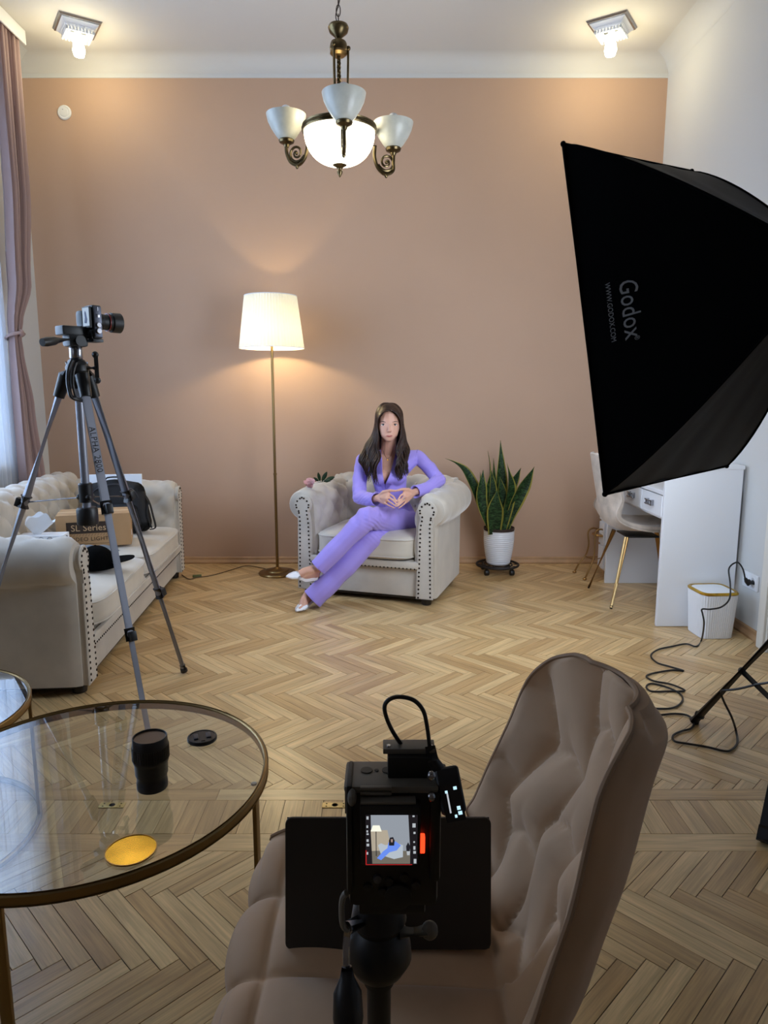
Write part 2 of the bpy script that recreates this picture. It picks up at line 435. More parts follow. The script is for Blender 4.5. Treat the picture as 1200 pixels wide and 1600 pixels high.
# ---------------------------------------------------------------- floor of herringbone oak
PL, PW = .3325, .0475
bm = NB(); box(bm, ((XL+XR)/2, (YF+YB)/2, -.012), (XR-XL+.2, YB-YF+.2, .02)); floor = link('floor', bm, 'gap', None, False, kind='structure')
q2 = math.sqrt(.5)
def clip(poly, lo, hi, ax):
    for s, lim in ((1, lo), (-1, -hi)):
        out = []
        for i, a in enumerate(poly):
            b = poly[(i+1) % len(poly)]; fa, fb = s*a[ax]-lim, s*b[ax]-lim
            if fa >= 0: out.append(a)
            if fa*fb < 0:
                t = fa/(fa-fb); out.append(tuple(a[k]+(b[k]-a[k])*t for k in range(4)))
        poly = out
        if len(poly) < 3: return []
    return poly
def herring(x0, x1, y0, y1, phase):
    res = []; per = PL/q2
    for m in range(int((y0-phase)/per)-2, int((y1-phase)/per)+3):
        oy = phase + m*per
        for k in range(int(x0/(PW/q2))-8, int(x1/(PW/q2))+9):
            for kind in (0, 1):
                p0, p1 = (k*PW, k*PW)
                if kind == 0: r = (p0, p1, p0+PL, p1+PW)
                else: r = (p0, p1+PW, p0+PW, p1+PW+PL)
                g = .0008
                r = (r[0]+g, r[1]+g, r[2]-g, r[3]-g)
                cx, cy = (r[0]+r[2])/2, (r[1]+r[3])/2
                poly = []
                for (a, b) in ((r[0], r[1]), (r[2], r[1]), (r[2], r[3]), (r[0], r[3])):
                    uu, vv = (a-cx, b-cy) if kind == 0 else (b-cy, a-cx)
                    poly.append(((a+b)*q2, (b-a)*q2+oy, uu, vv))
                full = len(poly)
                pc = clip(clip(poly, x0, x1, 0), y0, y1, 1)
                if len(pc) >= 3:
                    C = ((cx+cy)*q2, (cy-cx)*q2+oy)
                    area = abs(sum(pc[i][0]*pc[(i+1) % len(pc)][1]-pc[(i+1) % len(pc)][0]*pc[i][1] for i in range(len(pc))))/2
                    if area < .0003: continue
                    isfull = area > (PL-.0012)*(PW-.0012)*.995
                    res.append((pc, C, kind, isfull))
    return res
def rectboard(xa, ya, xb, yb):
    g = .0006; xa += g; ya += g; xb -= g; yb -= g; cx, cy = (xa+xb)/2, (ya+yb)/2; lng = (xb-xa) > (yb-ya)
    pc = [(x, y, (x-cx) if lng else (y-cy), (y-cy) if lng else (x-cx)) for x, y in ((xa,ya),(xb,ya),(xb,yb),(xa,yb))]
    return (pc, (cx, cy), 2, False)
tiles = herring(XL, XR, 2.14, YB, 2.37+PW*q2) + herring(XL, XR, YF, 1.82, 1.60+PW*q2)
for y0, y1 in ((2.077, 2.14), (1.82, 1.90)):
    x = XL
    while x < XR:
        nx = min(XR, x+random.uniform(.9, 1.3)); tiles.append(rectboard(x, y0, nx, y1)); x = nx
x = XL
while x < XR-.01:
    nx = min(XR, x+.0615); tiles.append(rectboard(x, 1.90, nx, 2.077)); x = nx
def inview(C):
    x, y = C; zc = y*_c + CH*_s
    if zc < .3: return 0
    px = 600+FPX*x/zc; py = 800-FPX*(-CH*_c+y*_s)/zc
    if not (-30 < px < 1230 and py < 1630): return 0
    if px < 140 and y > 2.9: return 0
    return 1/zc
def board_mesh(bm, pc, ox, oy, uvl, dz=0.0):
    n = len(pc); th = .010; bv = .0011
    cx = sum(p[0] for p in pc)/n; cy = sum(p[1] for p in pc)/n
    top, mid, bot = [], [], []
    for p in pc:
        d = V((cx-p[0], cy-p[1])); d = d.normalized()*bv if d.length > 1e-6 else d
        top.append(bm.verts.new((p[0]+d.x-ox, p[1]+d.y-oy, dz))); mid.append(bm.verts.new((p[0]-ox, p[1]-oy, dz-.0009)))
    fs = []
    try: fs.append((bm.faces.new(top), [(p[2], p[3]) for p in pc]))
    except ValueError: return
    for i in range(n):
        j = (i+1) % n; q = [(pc[i][2], pc[i][3]), (pc[j][2], pc[j][3])]
        fs.append((bm.faces.new((mid[i], mid[j], top[j], top[i])), [q[0], q[1], q[1], q[0]]))
    low = [bm.verts.new((p[0]-ox, p[1]-oy, -.006)) for p in pc]
    for i in range(n):
        j = (i+1) % n; q = [(pc[i][2], pc[i][3]), (pc[j][2], pc[j][3])]
        fs.append((bm.faces.new((low[i], low[j], mid[j], mid[i])), [q[0], q[1], q[1], q[0]]))
    for f, uvs in fs:
        for l, t in zip(f.loops, uvs): l[uvl].uv = t
tiles.sort(key=lambda t: -inview(t[1])*(math.hypot(*(V(t[0][2][:2])-V(t[0][0][:2]))) if t[2] == 2 else 1))
singles, rest = tiles[:300], tiles[300:]
shared = {}
for pc, C, kind, full in singles:
    if full and kind in shared: me = shared[kind]
    else:
        bm = NB(); uvl = bm.loops.layers.uv.new('UVMap'); board_mesh(bm, pc, C[0], C[1], uvl); fixn(bm)
        me = bpy.data.meshes.new('plank'); bm.to_mesh(me); bm.free(); me.materials.append(MATS['oak'])
        if full: shared[kind] = me
    o = bpy.data.objects.new('plank', me); COL.objects.link(o); o.location = (C[0], C[1], random.uniform(-.0004, .0003)); o.parent = floor
bm = NB(); uvl = bm.loops.layers.uv.new('UVMap')
for pc, C, kind, full in rest: board_mesh(bm, pc, 0, 0, uvl, random.uniform(-.0003, .0002))
fixn(bm)
link('herringbone_planks', bm, 'oak', floor, False, kind='stuff')

# ---------------------------------------------------------------- chesterfield seats
def chesterfield(root, Wd, D, zb, zs, ncush, vel='velvet', back_h=.71):
    hw, hd = Wd/2, D/2
    def roll_profile(z0, out_r, rc, cz, inner, n=16, inz=.2):
        pts = [(.07, z0), (.07, .30), (.07, cz-.135)]
        for i in range(n+1):
            a = R(-70) + (R(180)-R(-70))*i/n
            pts.append((rc+out_r*math.cos(a), cz+out_r*math.sin(a)))
        pts += [(-inner, cz-.12), (-inner-.012, inz)]
        return pts
    def resample(pts, n):
        ds = [0]
        for a, b in zip(pts, pts[1:]): ds.append(ds[-1]+math.hypot(b[0]-a[0], b[1]-a[1]))
        out = []
        for i in range(n+1):
            t = ds[-1]*i/n; k = max(0, min(len(ds)-2, next((j for j in range(len(ds)-1) if ds[j+1] >= t), len(ds)-2)))
            f = (t-ds[k])/max(1e-9, ds[k+1]-ds[k]); out.append((pts[k][0]+(pts[k+1][0]-pts[k][0])*f, pts[k][1]+(pts[k+1][1]-pts[k][1])*f, t))
        return out
    btn = NB()
    # base with its two side boards
    bm = NB(); box(bm, (0, .02, (zb+.05)/2), (Wd-.02, D-.04, zb-.05), bev=.012)
    box(bm, (0, -hd+.016, zb-.025), (Wd-.2, .025, .045), bev=.010)
    base = link('base', bm, vel, root)
    bm = NB(); box(bm, (0, .01, .044), (Wd-.05, D-.09, .02)); link('shadow_gap', bm, 'black_foot', root, False)  # black box put in as the shadow gap beneath the seat
    # arms
    for sx in (1, -1):
        bm = NB(); cxa = hw-.07; NU, NV = 30, 62
        y0, y1 = -hd+.035, hd-.03
        def arm(u, v):
            y = y0+(y1-y0)*u
            grow = .86+.14*sm(0, .55, u)
            prof = resample(roll_profile(.05, .112*grow, .038*grow, .590, .070), NV)
            s, z, t = prof[round(v*NV)]
            tot = prof[-1][2]
            # outward normal
            k = round(v*NV); a = prof[max(0, k-1)]; b = prof[min(NV, k+1)]
            tx, tz = b[0]-a[0], b[1]-a[1]; L = math.hypot(tx, tz) or 1; nx, nz = tz/L, -tx/L
            nx, nz = -nx*-1, -nz*-1
            endr = sm(0, .045, u)
            wt = sm(.50, .60, v)*(1-sm(.96, 1, v))
            tf = (tuft((u*(D-.1))/.085+.5, (t-tot)/.085) - .58)*.036*wt*endr
            pleat = (abs(math.sin(u*(D-.1)/.085*PI/2+PI/4))**.25-.8)*.006*sm(.30,.36,v)*(1-sm(.5,.6,v))*endr
            inset = (1-endr)*.012
            off = tf+pleat-inset
            s += nx*off; z += nz*off
            return V((sx*(cxa+s), y, z))
        vs = grid(bm, arm, NU, NV)
        for ring in (vs[0], vs[-1]):
            try: bm.faces.new(ring)
            except ValueError: pass
        fixn(bm); armo = link('arm', bm, vel, root, sharp=60)
        # buttons of the arm's inner face
        # keyhole front panel with its nails
        pts = []
        hc = (sx*(cxa+.014), .598); hr = .056
        A0 = -48
        for i in range(25):
            a = R(A0)+(R(180+48)-R(A0))*i/24
            pts.append((hc[0]+sx*hr*math.cos(a), hc[1]+hr*math.sin(a)))
        pts += [(sx*(cxa-.036), .50), (sx*(cxa-.048), .05), (sx*(cxa+.052), .05), (sx*(cxa+.044), .50)]
        bm = NB(); yf = -hd+.012
        loft(bm, [[V((x, yf+.03, z)) for x, z in pts], [V((x, yf+.002, z)) for x, z in pts],
                  [V((x+(hc[0]-x)*.05, yf-.006, z+(.35-z)*.01)) for x, z in pts]]); fixn(bm)
        pan = link('arm_panel', bm, vel, root)
        bm = NB(); cl = pts+[pts[0]]; acc = 0
        for a, b in zip(cl, cl[1:]):
            if a[1] <= .051 and b[1] <= .051: continue
            L = math.hypot(b[0]-a[0], b[1]-a[1])
            if L < 1e-6: continue
            d = acc
            while d < L:
                f = d/L; x = a[0]+(b[0]-a[0])*f; z = a[1]+(b[1]-a[1])*f
                cxx = hc[0]; x += (cxx-x)*(.012/max(.012, abs(cxx-x))) if abs(cxx-x) > .012 else 0
                if z > .6: z -= .010
                sphere(bm, (x, yf-.007, z), .0062, 8, 5, scale=(1,.6,1)); d += .0265
            acc = d-L
        link('nail', bm, 'nail', pan, kind='stuff')
        bm = NB(); tube(bm, [V((x, yf, z)) for x, z in pts], .0045, 6, closed=True); link('piping', bm, vel, pan)
    # backrest
    bm = NB(); NU, NV = max(30, int(Wd*52)), 60
    bx0, bx1 = -hw+.03, hw-.03; yb = hd-.09; cz = back_h-.105
    prof = resample([(.07, .05), (.07, .30), (.07, cz-.11)] + [(.045+.100*math.cos(R(-58)+R(238)*i/16), cz+.100*math.sin(R(-58)+R(238)*i/16)) for i in range(17)]
                    + [(-.085, cz-.12), (-.13, zs-.06)], NV)
    def bk(u, v):
        k = round(v*NV); s, z, t = prof[k]; a = prof[max(0, k-1)]; b = prof[min(NV, k+1)]
        tx, tz = b[0]-a[0], b[1]-a[1]; L = math.hypot(tx, tz) or 1; nx, nz = tz/L, -tx/L
        wt = sm(.42, .52, v)*(1-sm(.97, 1, v)); x = bx0+(bx1-bx0)*u; tot = prof[-1][2]
        off = (tuft(x/.085, (t-tot)/.085)-.58)*.038*wt
        return V((x, yb+s+nx*off, z+nz*off))
    vs = grid(bm, bk, NU, NV)
    for ring in (vs[0], vs[-1]):
        try: bm.faces.new(ring)
        except ValueError: pass
    fixn(bm); link('backrest', bm, vel, root, sharp=60)
    # buttons on the backrest and on both arms
    def surf_buttons(prof, ranges, place):
        tot = prof[-1][2]
        for j in range(1, 9):
            tt = tot-j*.085
            if tt/tot < .5: break
            s, z, _ = min(prof, key=lambda p: abs(p[2]-tt))
            k = min(range(len(prof)), key=lambda i: abs(prof[i][2]-tt)); a = prof[max(0, k-1)]; b = prof[min(NV, k+1)]
            tx, tz = b[0]-a[0], b[1]-a[1]; L = math.hypot(tx, tz) or 1
            place(j, s-tz/L*.014, z+tx/L*.014, tz/L, -tx/L)
    def pb(j, s, z, nx, nz):
        n = int((bx1-bx0)/2/.085)
        for i in range(-n, n+1):
            if (i+j) % 2 == 0: sphere(btn, (i*.085, yb+s, z), .010, 8, 6)
    surf_buttons(prof, None, pb)
    link('tuft_button', btn, vel, root, kind='stuff')
    # seat cushions
    cw = (Wd-.27)/ncush
    for i in range(ncush):
        bm = NB(); x0 = -(Wd-.27)/2 + cw*i; cxm = x0+cw/2
        y0, y1 = -hd-.015, hd-.17; h = zs-zb
        a, b = cw/2-.004, (y1-y0)/2; rings = []
        def rr(t, hx, hy, z, e=7, n=56):
            out = []
            for k in range(n):
                an = 2*PI*k/n; c, s = math.cos(an), math.sin(an)
                out.append(V((cxm+hx*math.copysign(abs(c)**(2/e), c), (y0+y1)/2+hy*math.copysign(abs(s)**(2/e), s), z)))
            return out
        prf = [(0.0, .0), (.6, .0), (.93, .004), (.985, .014), (1.0, .02), (.992, .05), (.992, h-.05), (1.0, h-.022), (.985, h-.014), (.93, h-.004), (.7, h+.010), (.35, h+.022), (0.0, h+.026)]
        for f, z in prf: rings.append(rr(0, max(.002, a*f), max(.002, b*f), zb+.002+z))
        loft(bm, rings); fixn(bm)
        cu = link('seat_cushion', bm, 'cushion_velvet' if vel == 'velvet' else vel, root, sharp=60)
        for z in (zb+.021, zs-.022):
            bm = NB(); tube(bm, rr(0, a*1.002, b*1.002, z+.002), .0042, 6, closed=True); link('piping', bm, vel, cu)
    # nail row under the seat
    bm = NB(); x = -(Wd-.22)/2
    while x < (Wd-.22)/2:
        sphere(bm, (x, -hd+.004, zb-.045), .0052, 8, 5, scale=(1,.6,1)); x += .0245
    link('nail', bm, 'nail', base, kind='stuff')
    for sx in (-1, 1):
        for sy in (-1, 1):
            bm = NB(); lathe(bm, [(.022, 0), (.030, .004), (.036, .052), (.0, .052)], (sx*(hw-.07), sy*(hd-.07), 0), 20); link('foot', bm, 'black_foot', root)

arm_rot = R(-18)
armchair = thing('chesterfield_armchair', 'cream velvet tufted armchair with nailhead trim that the woman sits in', 'armchair', (-.018, 4.622, 0), arm_rot)
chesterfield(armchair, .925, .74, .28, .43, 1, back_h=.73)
sofa = thing('chesterfield_sofa', 'long cream velvet tufted sofa with nailhead trim along the curtained wall', 'sofa', (-1.76, 3.862, 0), R(94.7))
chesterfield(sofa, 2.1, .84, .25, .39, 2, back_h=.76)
#@@PART2
# ---------------------------------------------------------------- small fittings of the walls, ceiling and floor
v = thing('vent_cover', 'round white cover high on the left of the peach wall', 'vent cover', tuple(P(101, 176, YB-.002)))
bm = NB(); lathe(bm, [(.048, 0), (.048, .006), (.042, .012), (.036, .012), (.034, .009), (0, .009)], axis=(0,-1,0), n=40); fixn(bm); link('rim', bm, 'patch_white', v)
bm = NB(); lathe(bm, [(.030, .008), (.028, .014), (0, .015)], axis=(0,-1,0), n=32); fixn(bm); link('disc', bm, 'patch_white', v)
bm = NB(); box(bm, (-.006, -.017, .016), (.008, .003, .004), bev=.001); link('latch', bm, 'paper_grey', v)

h = thing('access_panel', 'white access hatch high on the right wall near the ceiling', 'hatch', (XR, 3.62, 2.93))
bm = NB(); box(bm, (-.004, 0, .16), (.008, .26, .34), bev=.003); link('panel', bm, 'white_wall', h, False)
for y, z in ((-.11, .02), (.11, .02), (-.11, .30), (.11, .30)):
    bm = NB(); lathe(bm, [(.005, 0), (.004, .002), (0, .002)], (-.008, y, z), 8, axis=(-1,0,0)); link('screw', bm, 'steel', h)

for X, lab in ((-.86, 'brass floor bolt plate on the threshold under the glass table'), (-.155, 'brass floor bolt plate on the threshold beside the dark camera')):
    t = thing('bolt_plate', lab, 'floor plate', (X, 2.045, .0005), 0, 'brass plates in the threshold')
    bm = NB(); box(bm, (0,0,.0012), (.080, .028, .0024), bev=.0006); link('plate', bm, 'pale_brass', t)
    bm = NB(); lathe(bm, [(.010, .0024), (.009, .003), (.0075, .0022), (0, .002)], (0,0,0), 20); link('bolt_hole', bm, 'brass', t)
    for x, y in ((-.027,-.007), (-.027,.007), (.027,-.007), (.027,.007)):
        bm = NB(); lathe(bm, [(.003, .0024), (.002, .0034), (0, .0034)], (x,y,0), 8); link('screw', bm, 'brass', t)

# ceiling lights: stepped crystal squares with a bright bulb
def ceiling_light(x, y, rz, label):
    t = thing('ceiling_light', label, 'ceiling light', (x, y, ZC), rz, 'ceiling lights above the peach wall')
    for k, (s0, s1, z0, z1) in enumerate(((.125, .118, 0, -.016), (.108, .088, -.014, -.040), (.084, .064, -.038, -.064))):
        bm = NB()
        rings = []
        for s, z in ((s0, z0), (s0, z0-.004), (s1, z1+.004), (s1, z1), (s1-.012, z1), (s1-.012, z0)):
            rings.append([V((a*s, b*s, z)) for a, b in ((-1,-1), (1,-1), (1,1), (-1,1))])
        loft(bm, rings, False); fixn(bm); link('frame_tier', bm, 'ceramic' if k else 'steel', t, False)
    bm = NB()
    for k in range(9):
        for a, b in (((-1+k/4), -1), ((-1+k/4), 1), (-1, (-1+k/4)), (1, (-1+k/4))):
            sphere(bm, (a*.078, b*.078, -.062), .009, 6, 4, scale=(1,1,1.4))
    link('crystal_drop', bm, 'ceramic', t, kind='stuff')
    bm = NB(); lathe(bm, [(.016, -.02), (.020, -.075), (.034, -.120), (.038, -.150), (.030, -.180), (.0, -.192)], n=20); fixn(bm)
    link('bulb', bm, 'spot_glow', t)
    l = light('ceiling_lamp_light', 'POINT', (0, 0, -.235), 5.5, (1, .85, .50), .035); l.parent = t
    return t
ceiling_light(-1.93, 4.87, R(33), 'crystal ceiling light with a glowing bulb at the curtain side')
ceiling_light(1.43, 4.86, R(-33), 'crystal ceiling light with a glowing bulb above the softbox side')

# ---------------------------------------------------------------- curtains
rail = thing('curtain_rail', 'white ceiling curtain rail over the drape', 'curtain rail', (-2.34, 4.94, ZC))
bm = NB(); box(bm, (0, -1.35, -.03), (.09, 2.7, .055), bev=.006); box(bm, (.043, -1.35, -.045), (.012, 2.7, .085), bev=.004)
link('rail', bm, 'white_gloss', rail)
def drape(name, label, knots, depth, folds, m, wob=1.0, nz=70, nu=70, cx=None):
    # knots: (z, x centre, y centre, half width along Y, fold depth)
    t = thing(name, label, 'curtain', (knots[-1][1], knots[-1][2], 0))
    bm = NB()
    def f(u, w):
        z = knots[0][0]+(knots[-1][0]-knots[0][0])*w
        for a, b in zip(knots, knots[1:]):
            if b[0] <= z+1e-9: break
        q = (a[0]-z)/max(1e-9, a[0]-b[0]); q = q*q*(3-2*q) if True else q
        x, y, hw, dp = [a[k]+(b[k]-a[k])*q for k in (1,2,3,4)]
        un = 2*u-1
        ph = folds*PI*un + .6*math.sin(3*un+z*.8)
        return V((x+dp*math.sin(ph)*(1-.2*math.cos(5*un)), y+hw*un+.25*dp*math.cos(ph*1.3), z))
    vs = grid(bm, f, nu, nz)
    bm.transform(Matrix.Translation(-t.location))
    link('cloth', bm, m, t, sharp=None)
    return t
dr = drape('drape', 'dusty pink velvet drape tied back in the middle beside the sofa', 
      [(3.53, -2.33, 4.77, .135, .020), (2.6, -2.335, 4.745, .125, .035), (2.0, -2.34, 4.69, .10, .035), (1.72, -2.35, 4.615, .055, .025), (1.66, -2.35, 4.60, .042, .022),
       (1.58, -2.35, 4.60, .05, .025), (1.2, -2.35, 4.63, .095, .035), (.7, -2.35, 4.66, .135, .04), (.03, -2.35, 4.68, .16, .04)], 0, 6, 'drape')
bm = NB(); tube(bm, [V((-2.35+.045*math.cos(a)-dr.location.x, 4.602+.062*math.sin(a)-dr.location.y, 1.655+.018*math.cos(a))) for a in [2*PI*k/24 for k in range(24)]], .016, 8, closed=True, flat=.5)
sphere(bm, (-2.305-dr.location.x, 4.60-dr.location.y, 1.672), .022, 10, 8, scale=(.8,1,1))
link('tieback', bm, 'drape', dr)
drape('sheer_curtain', 'sheer white curtain hanging beside the drape over the window',
      [(3.53, -2.41, 3.55, 1.05, .025), (1.8, -2.41, 3.55, 1.05, .03), (.04, -2.41, 3.55, 1.05, .03)], 0, 44, 'sheer', nu=400, nz=8)

# ---------------------------------------------------------------- floor lamp
lamp = thing('floor_lamp', 'brass floor lamp with a glowing pleated white shade', 'lamp', (-.775, 4.985, 0))
bm = NB(); lathe(bm, [(.135, 0), (.137, .008), (.130, .016), (.085, .024), (.078, .032), (.030, .040), (.018, .05), (.0, .05)], n=48); fixn(bm); link('base', bm, 'lamp_brass', lamp)
bm = NB(); lathe(bm, [(.0105, .04), (.0105, .72), (.013, .722), (.013, .735), (.0095, .737), (.0095, 1.66), (0, 1.66)], n=20); link('pole', bm, 'lamp_brass', lamp)
SZ0, SZ1, SR0, SR1 = 1.602, 1.948, .222, .178
bm = NB(); NSH = 180
def shade(u, w):
    a = 2*PI*u; r = SR0+(SR1-SR0)*w + .0016*math.sin(a*60)
    return V((r*math.cos(a), r*math.sin(a), SZ0+(SZ1-SZ0)*w))
grid(bm, shade, 360, 4); bmesh.ops.remove_doubles(bm, verts=bm.verts, dist=1e-5)
sh = link('shade', bm, 'lampshade', lamp, sharp=None)
for z, r in ((SZ0, SR0), (SZ1, SR1)):
    bm = NB(); tube(bm, [V((r*math.cos(a), r*math.sin(a), z)) for a in [2*PI*k/48 for k in range(48)]], .0032, 6, closed=True); link('trim_ring', bm, 'white_gloss', sh)
bm = NB()
for k in range(3):
    a = 2*PI*k/3; tube(bm, [(0,0,1.66), (SR1*math.cos(a), SR1*math.sin(a), SZ1-.004)], .002, 5)
link('shade_spider', bm, 'lamp_brass', lamp)
bm = NB(); sphere(bm, (0,0,1.70), .024, 14, 10, scale=(1,1,1.25))
link('bulb', bm, 'lamp_bulb', lamp)

cordp = [FL(416, 889, .006), FL(402, 886, .006), FL(384, 884, .006), FL(366, 889, .006), FL(346, 895, .006), FL(326, 900, .006), FL(308, 902, .006), FL(296, 905, .006), FL(284, 898, .006)]
t = thing('lamp_cable', 'thin brown cable with inline switch running from the floor lamp to the sofa', 'cable', tuple(FL(308, 902)))
bm = NB(); tube(bm, spline(cordp, 6), .0032, 6); link('cord', bm, 'brown_cord', t, world=True)
bm = NB(); box(bm, (0,0,.010), (.062, .022, .018), R(12), bev=.005); link('inline_switch', bm, 'green_switch', t)

# ---------------------------------------------------------------- chandelier
CHX, CHY = -.218, 3.70
chn = thing('chandelier', 'antique brass chandelier with lit white glass bowl and upturned side shades', 'chandelier', (CHX, CHY, 0))
def zp(y): return P(530, y, CHY).z
bm = NB()
zc0 = zp(42)
bm_ = bm
lathe(bm, [(.0, zc0+.012), (.030, zc0+.012), (.046, zc0+.006), (.050, zc0-.004), (.044, zc0-.024), (.022, zc0-.042), (.014, zc0-.05), (.018, zc0-.058), (.036, zc0-.066), (.040, zc0-.075),
           (.043, zc0-.095), (.040, zc0-.108), (0, zc0-.108)], n=32)
fixn(bm); link('top_canopy', bm, 'brass', chn)
zb0 = zp(203); RB = .178
bm = NB(); lathe(bm, [(.0, zc0-.108), (.040, zc0-.108), (.042, zc0-.118), (.030, zc0-.128), (0, zc0-.13)], n=28); fixn(bm); link('collar', bm, 'lamp_brass', chn)
bm = NB(); n = 60
tube(bm, [(0,0,zc0-.12), (0,0,zb0-.02)], .0085, 10)
for ph in (0, PI): tube(bm, [(.0075*math.cos(k*.5+ph), .0075*math.sin(k*.5+ph), zc0-.12-(zc0-.12-zb0)*k/110) for k in range(111)], .003, 5)
link('twisted_stem', bm, 'brass', chn)
for k in range(3):
    a = R(90+120*k+35)
    d = V((math.cos(a), math.sin(a), 0)); z0 = zc0-.092
    bm = NB(); pts = [d*.046+V((0,0,z0)), d*.044+V((0,0,z0-.10)), d*.040+V((0,0,z0-.22)), d*.042+V((0,0,zb0+.17)), d*.060+V((0,0,zb0+.10)), d*.11+V((0,0,zb0+.035)), d*(RB-.012)+V((0,0,zb0+.004))]
    tube(bm, spline(pts, 6), .0055, 8); sphere(bm, d*.047+V((0,0,z0)), .011, 10, 8); link('rod', bm, 'brass', chn)
# chain up to the ceiling with cable
for k in range(14):
    z = zc0+.03+k*.040
    if z > ZC-.03: break
    bm = NB(); ex = V((1,0,0)) if k % 2 else V((0,1,0))
    tube(bm, [ex*.010*math.cos(a)+V((0,0,z+.026*math.sin(a))) for a in [2*PI*j/16 for j in range(16)]], .0022, 6, closed=True)
    link('chain_link', bm, 'dark_brown', chn)
bm = NB(); tube(bm, spline([(.0,.004,zc0+.01), (-.012,0,zc0+.05), (.008,.004,zc0+.13), (-.004,0,zc0+.22), (0,0,ZC)], 8), .0026, 6); link('cable', bm, 'dark_brown', chn)
bm = NB(); lathe(bm, [(0, ZC-.03), (.03, ZC-.028), (.052, ZC-.01), (.055, ZC), (0, ZC)], n=28); fixn(bm); link('ceiling_rose', bm, 'brass', chn)
# rim ring and glass bowl
bm = NB(); lathe(bm, [(RB-.012, zb0-.012), (RB+.002, zb0-.014), (RB+.006, zb0-.008), (RB+.001, zb0-.004), (RB+.007, zb0+.002), (RB+.001, zb0+.008), (RB+.004, zb0+.014), (RB-.006, zb0+.019), (RB-.014, zb0+.016), (RB-.012, zb0-.012)], n=64)
fixn(bm); link('rim', bm, 'brass', chn, sharp=60)
zbot = zp(256); hb = zb0-zbot
bm = NB(); lathe(bm, [((RB-.004)*math.cos(a)**.8 if a < PI/2 else .001, zb0-.008-hb*math.sin(a)) for a in [PI/2*k/20*.98 for k in range(21)]], n=64)
fixn(bm); bowl = link('glass_bowl', bm, 'bowl_glow', chn)
bm = NB(); lathe(bm, [(0, zbot+.012), (.034, zbot+.010), (.040, zbot+.002), (.036, zbot-.006), (.022, zbot-.014), (.012, zbot-.022), (.010, zbot-.028), (.014, zbot-.034), (.013, zbot-.042), (.008, zbot-.052), (.004, zbot-.060), (0, zbot-.064)], n=24)
fixn(bm); link('finial', bm, 'brass', chn)
# three scroll arms with upturned shades
def chand_arm(ang, L, dz, lit):
    a = R(ang); d = V((math.cos(a), math.sin(a), 0)); up = V((0,0,1))
    bm = NB(); z0 = zb0-.004+dz
    pts = [d*(RB+.002)+up*(z0+.01), d*(RB+.0)+up*(z0-.045), d*(RB+.02)+up*(z0-.095), d*(RB+.055)+up*(z0-.118), d*(RB+.095)+up*(z0-.10), d*(L)+up*(z0-.055), d*(L+.002)+up*(z0-.02)]
    pp = spline(pts, 7); tube(bm, pp, [.009]*len(pp), 8)
    c = d*(RB+.062)+up*(z0-.062); sp = []
    for k in range(46):
        t = k/45; th = -PI*.9+t*PI*3.4; r = .044*(1-t*.80); sp.append(c+d*(r*math.cos(th))+up*(r*math.sin(th)))
    tube(bm, sp, [.0075*(1-.4*k/45) for k in range(46)], 7)
    sphere(bm, c, .009, 8, 6); sphere(bm, d*(RB+.06)+up*(z0-.124), .009, 8, 6, scale=(1,1,1.5))
    arm = link('scroll_arm', bm, 'brass', chn)
    cu = NB(); zc = z0-.02
    lathe(cu, [(0, zc-.008), (.012, zc-.008), (.016, zc+.004), (.036, zc+.014), (.040, zc+.024), (.036, zc+.030), (0, zc+.030)], d*L, 24); fixn(cu); link('cup', cu, 'brass', arm)
    cu = NB(); pr = [(.034, zc+.026), (.052, zc+.045), (.076, zc+.080), (.092, zc+.112), (.098, zc+.136), (.100, zc+.146), (.0965, zc+.146), (.094, zc+.134), (.088, zc+.110), (.072, zc+.080), (.048, zc+.048), (.0, zc+.034)]
    lathe(cu, pr, d*L, 36); fixn(cu); link('shade', cu, 'alabaster', chn, sharp=60)
    cu = NB(); sphere(cu, d*L+up*(zc+.158), .030, 16, 12, scale=(1,1,1.1)); lathe(cu, [(.014, zc+.03), (.016, zc+.14), (0, zc+.14)], d*L, 14); link('bulb', cu, 'ceramic', arm)
chand_arm(158, .295, -.012, 1); chand_arm(278, .27, -.06, 1); chand_arm(16, .275, -.062, 1)
l = light('chandelier_light', 'POINT', (0, 0, zb0+.045), 5, (1, .86, .58), .05); l.parent = chn

# ---------------------------------------------------------------- softbox on its stand
K = {'nt': V((.611, 2.573, 2.126)), 'nb': V((.753, 2.378, .948))}
wv = V((.809, .588, 0)); upv = (K['nt']-K['nb']).normalized(); nv = V((-.577, .794, -.2)).normalized()
nv = upv.cross(wv).normalized(); nv = nv if nv.y > 0 else -nv
K['ft'] = K['nt']+wv*.80+upv*.055; K['fb'] = K['nb']+wv*.80+upv*.050
Csb = (K['nt']+K['nb']+K['ft']+K['fb'])/4; APX = Csb-nv*.56
sb = thing('softbox', 'large black rectangular softbox pointed at the armchair', 'softbox', (APX.x, APX.y, 0))
def rib(c0, v):
    e = APX+(c0-Csb).normalized()*.07
    out = (c0-Csb).normalized()
    p = c0+(e-c0)*v
    return p+out*(.060*4*v*(1-v)*(1-.3*v))-nv*0
def sb_panel(c0, c1, nrm, sag=.02, seed=0, wrinkle=.004):
    def f(u, v):
        a, b = rib(c0, v), rib(c1, v); p = a+(b-a)*u
        s = -sag*4*u*(1-u)*math.sin(PI*min(1, v*1.1))
        s += wrinkle*math.sin(u*23+v*6+seed)*math.sin(PI*u)*(1-v)+wrinkle*.6*noise.noise(V((u*9, v*3, seed)))
        return p+nrm*s
    return f
near_n = -wv; far_n = wv
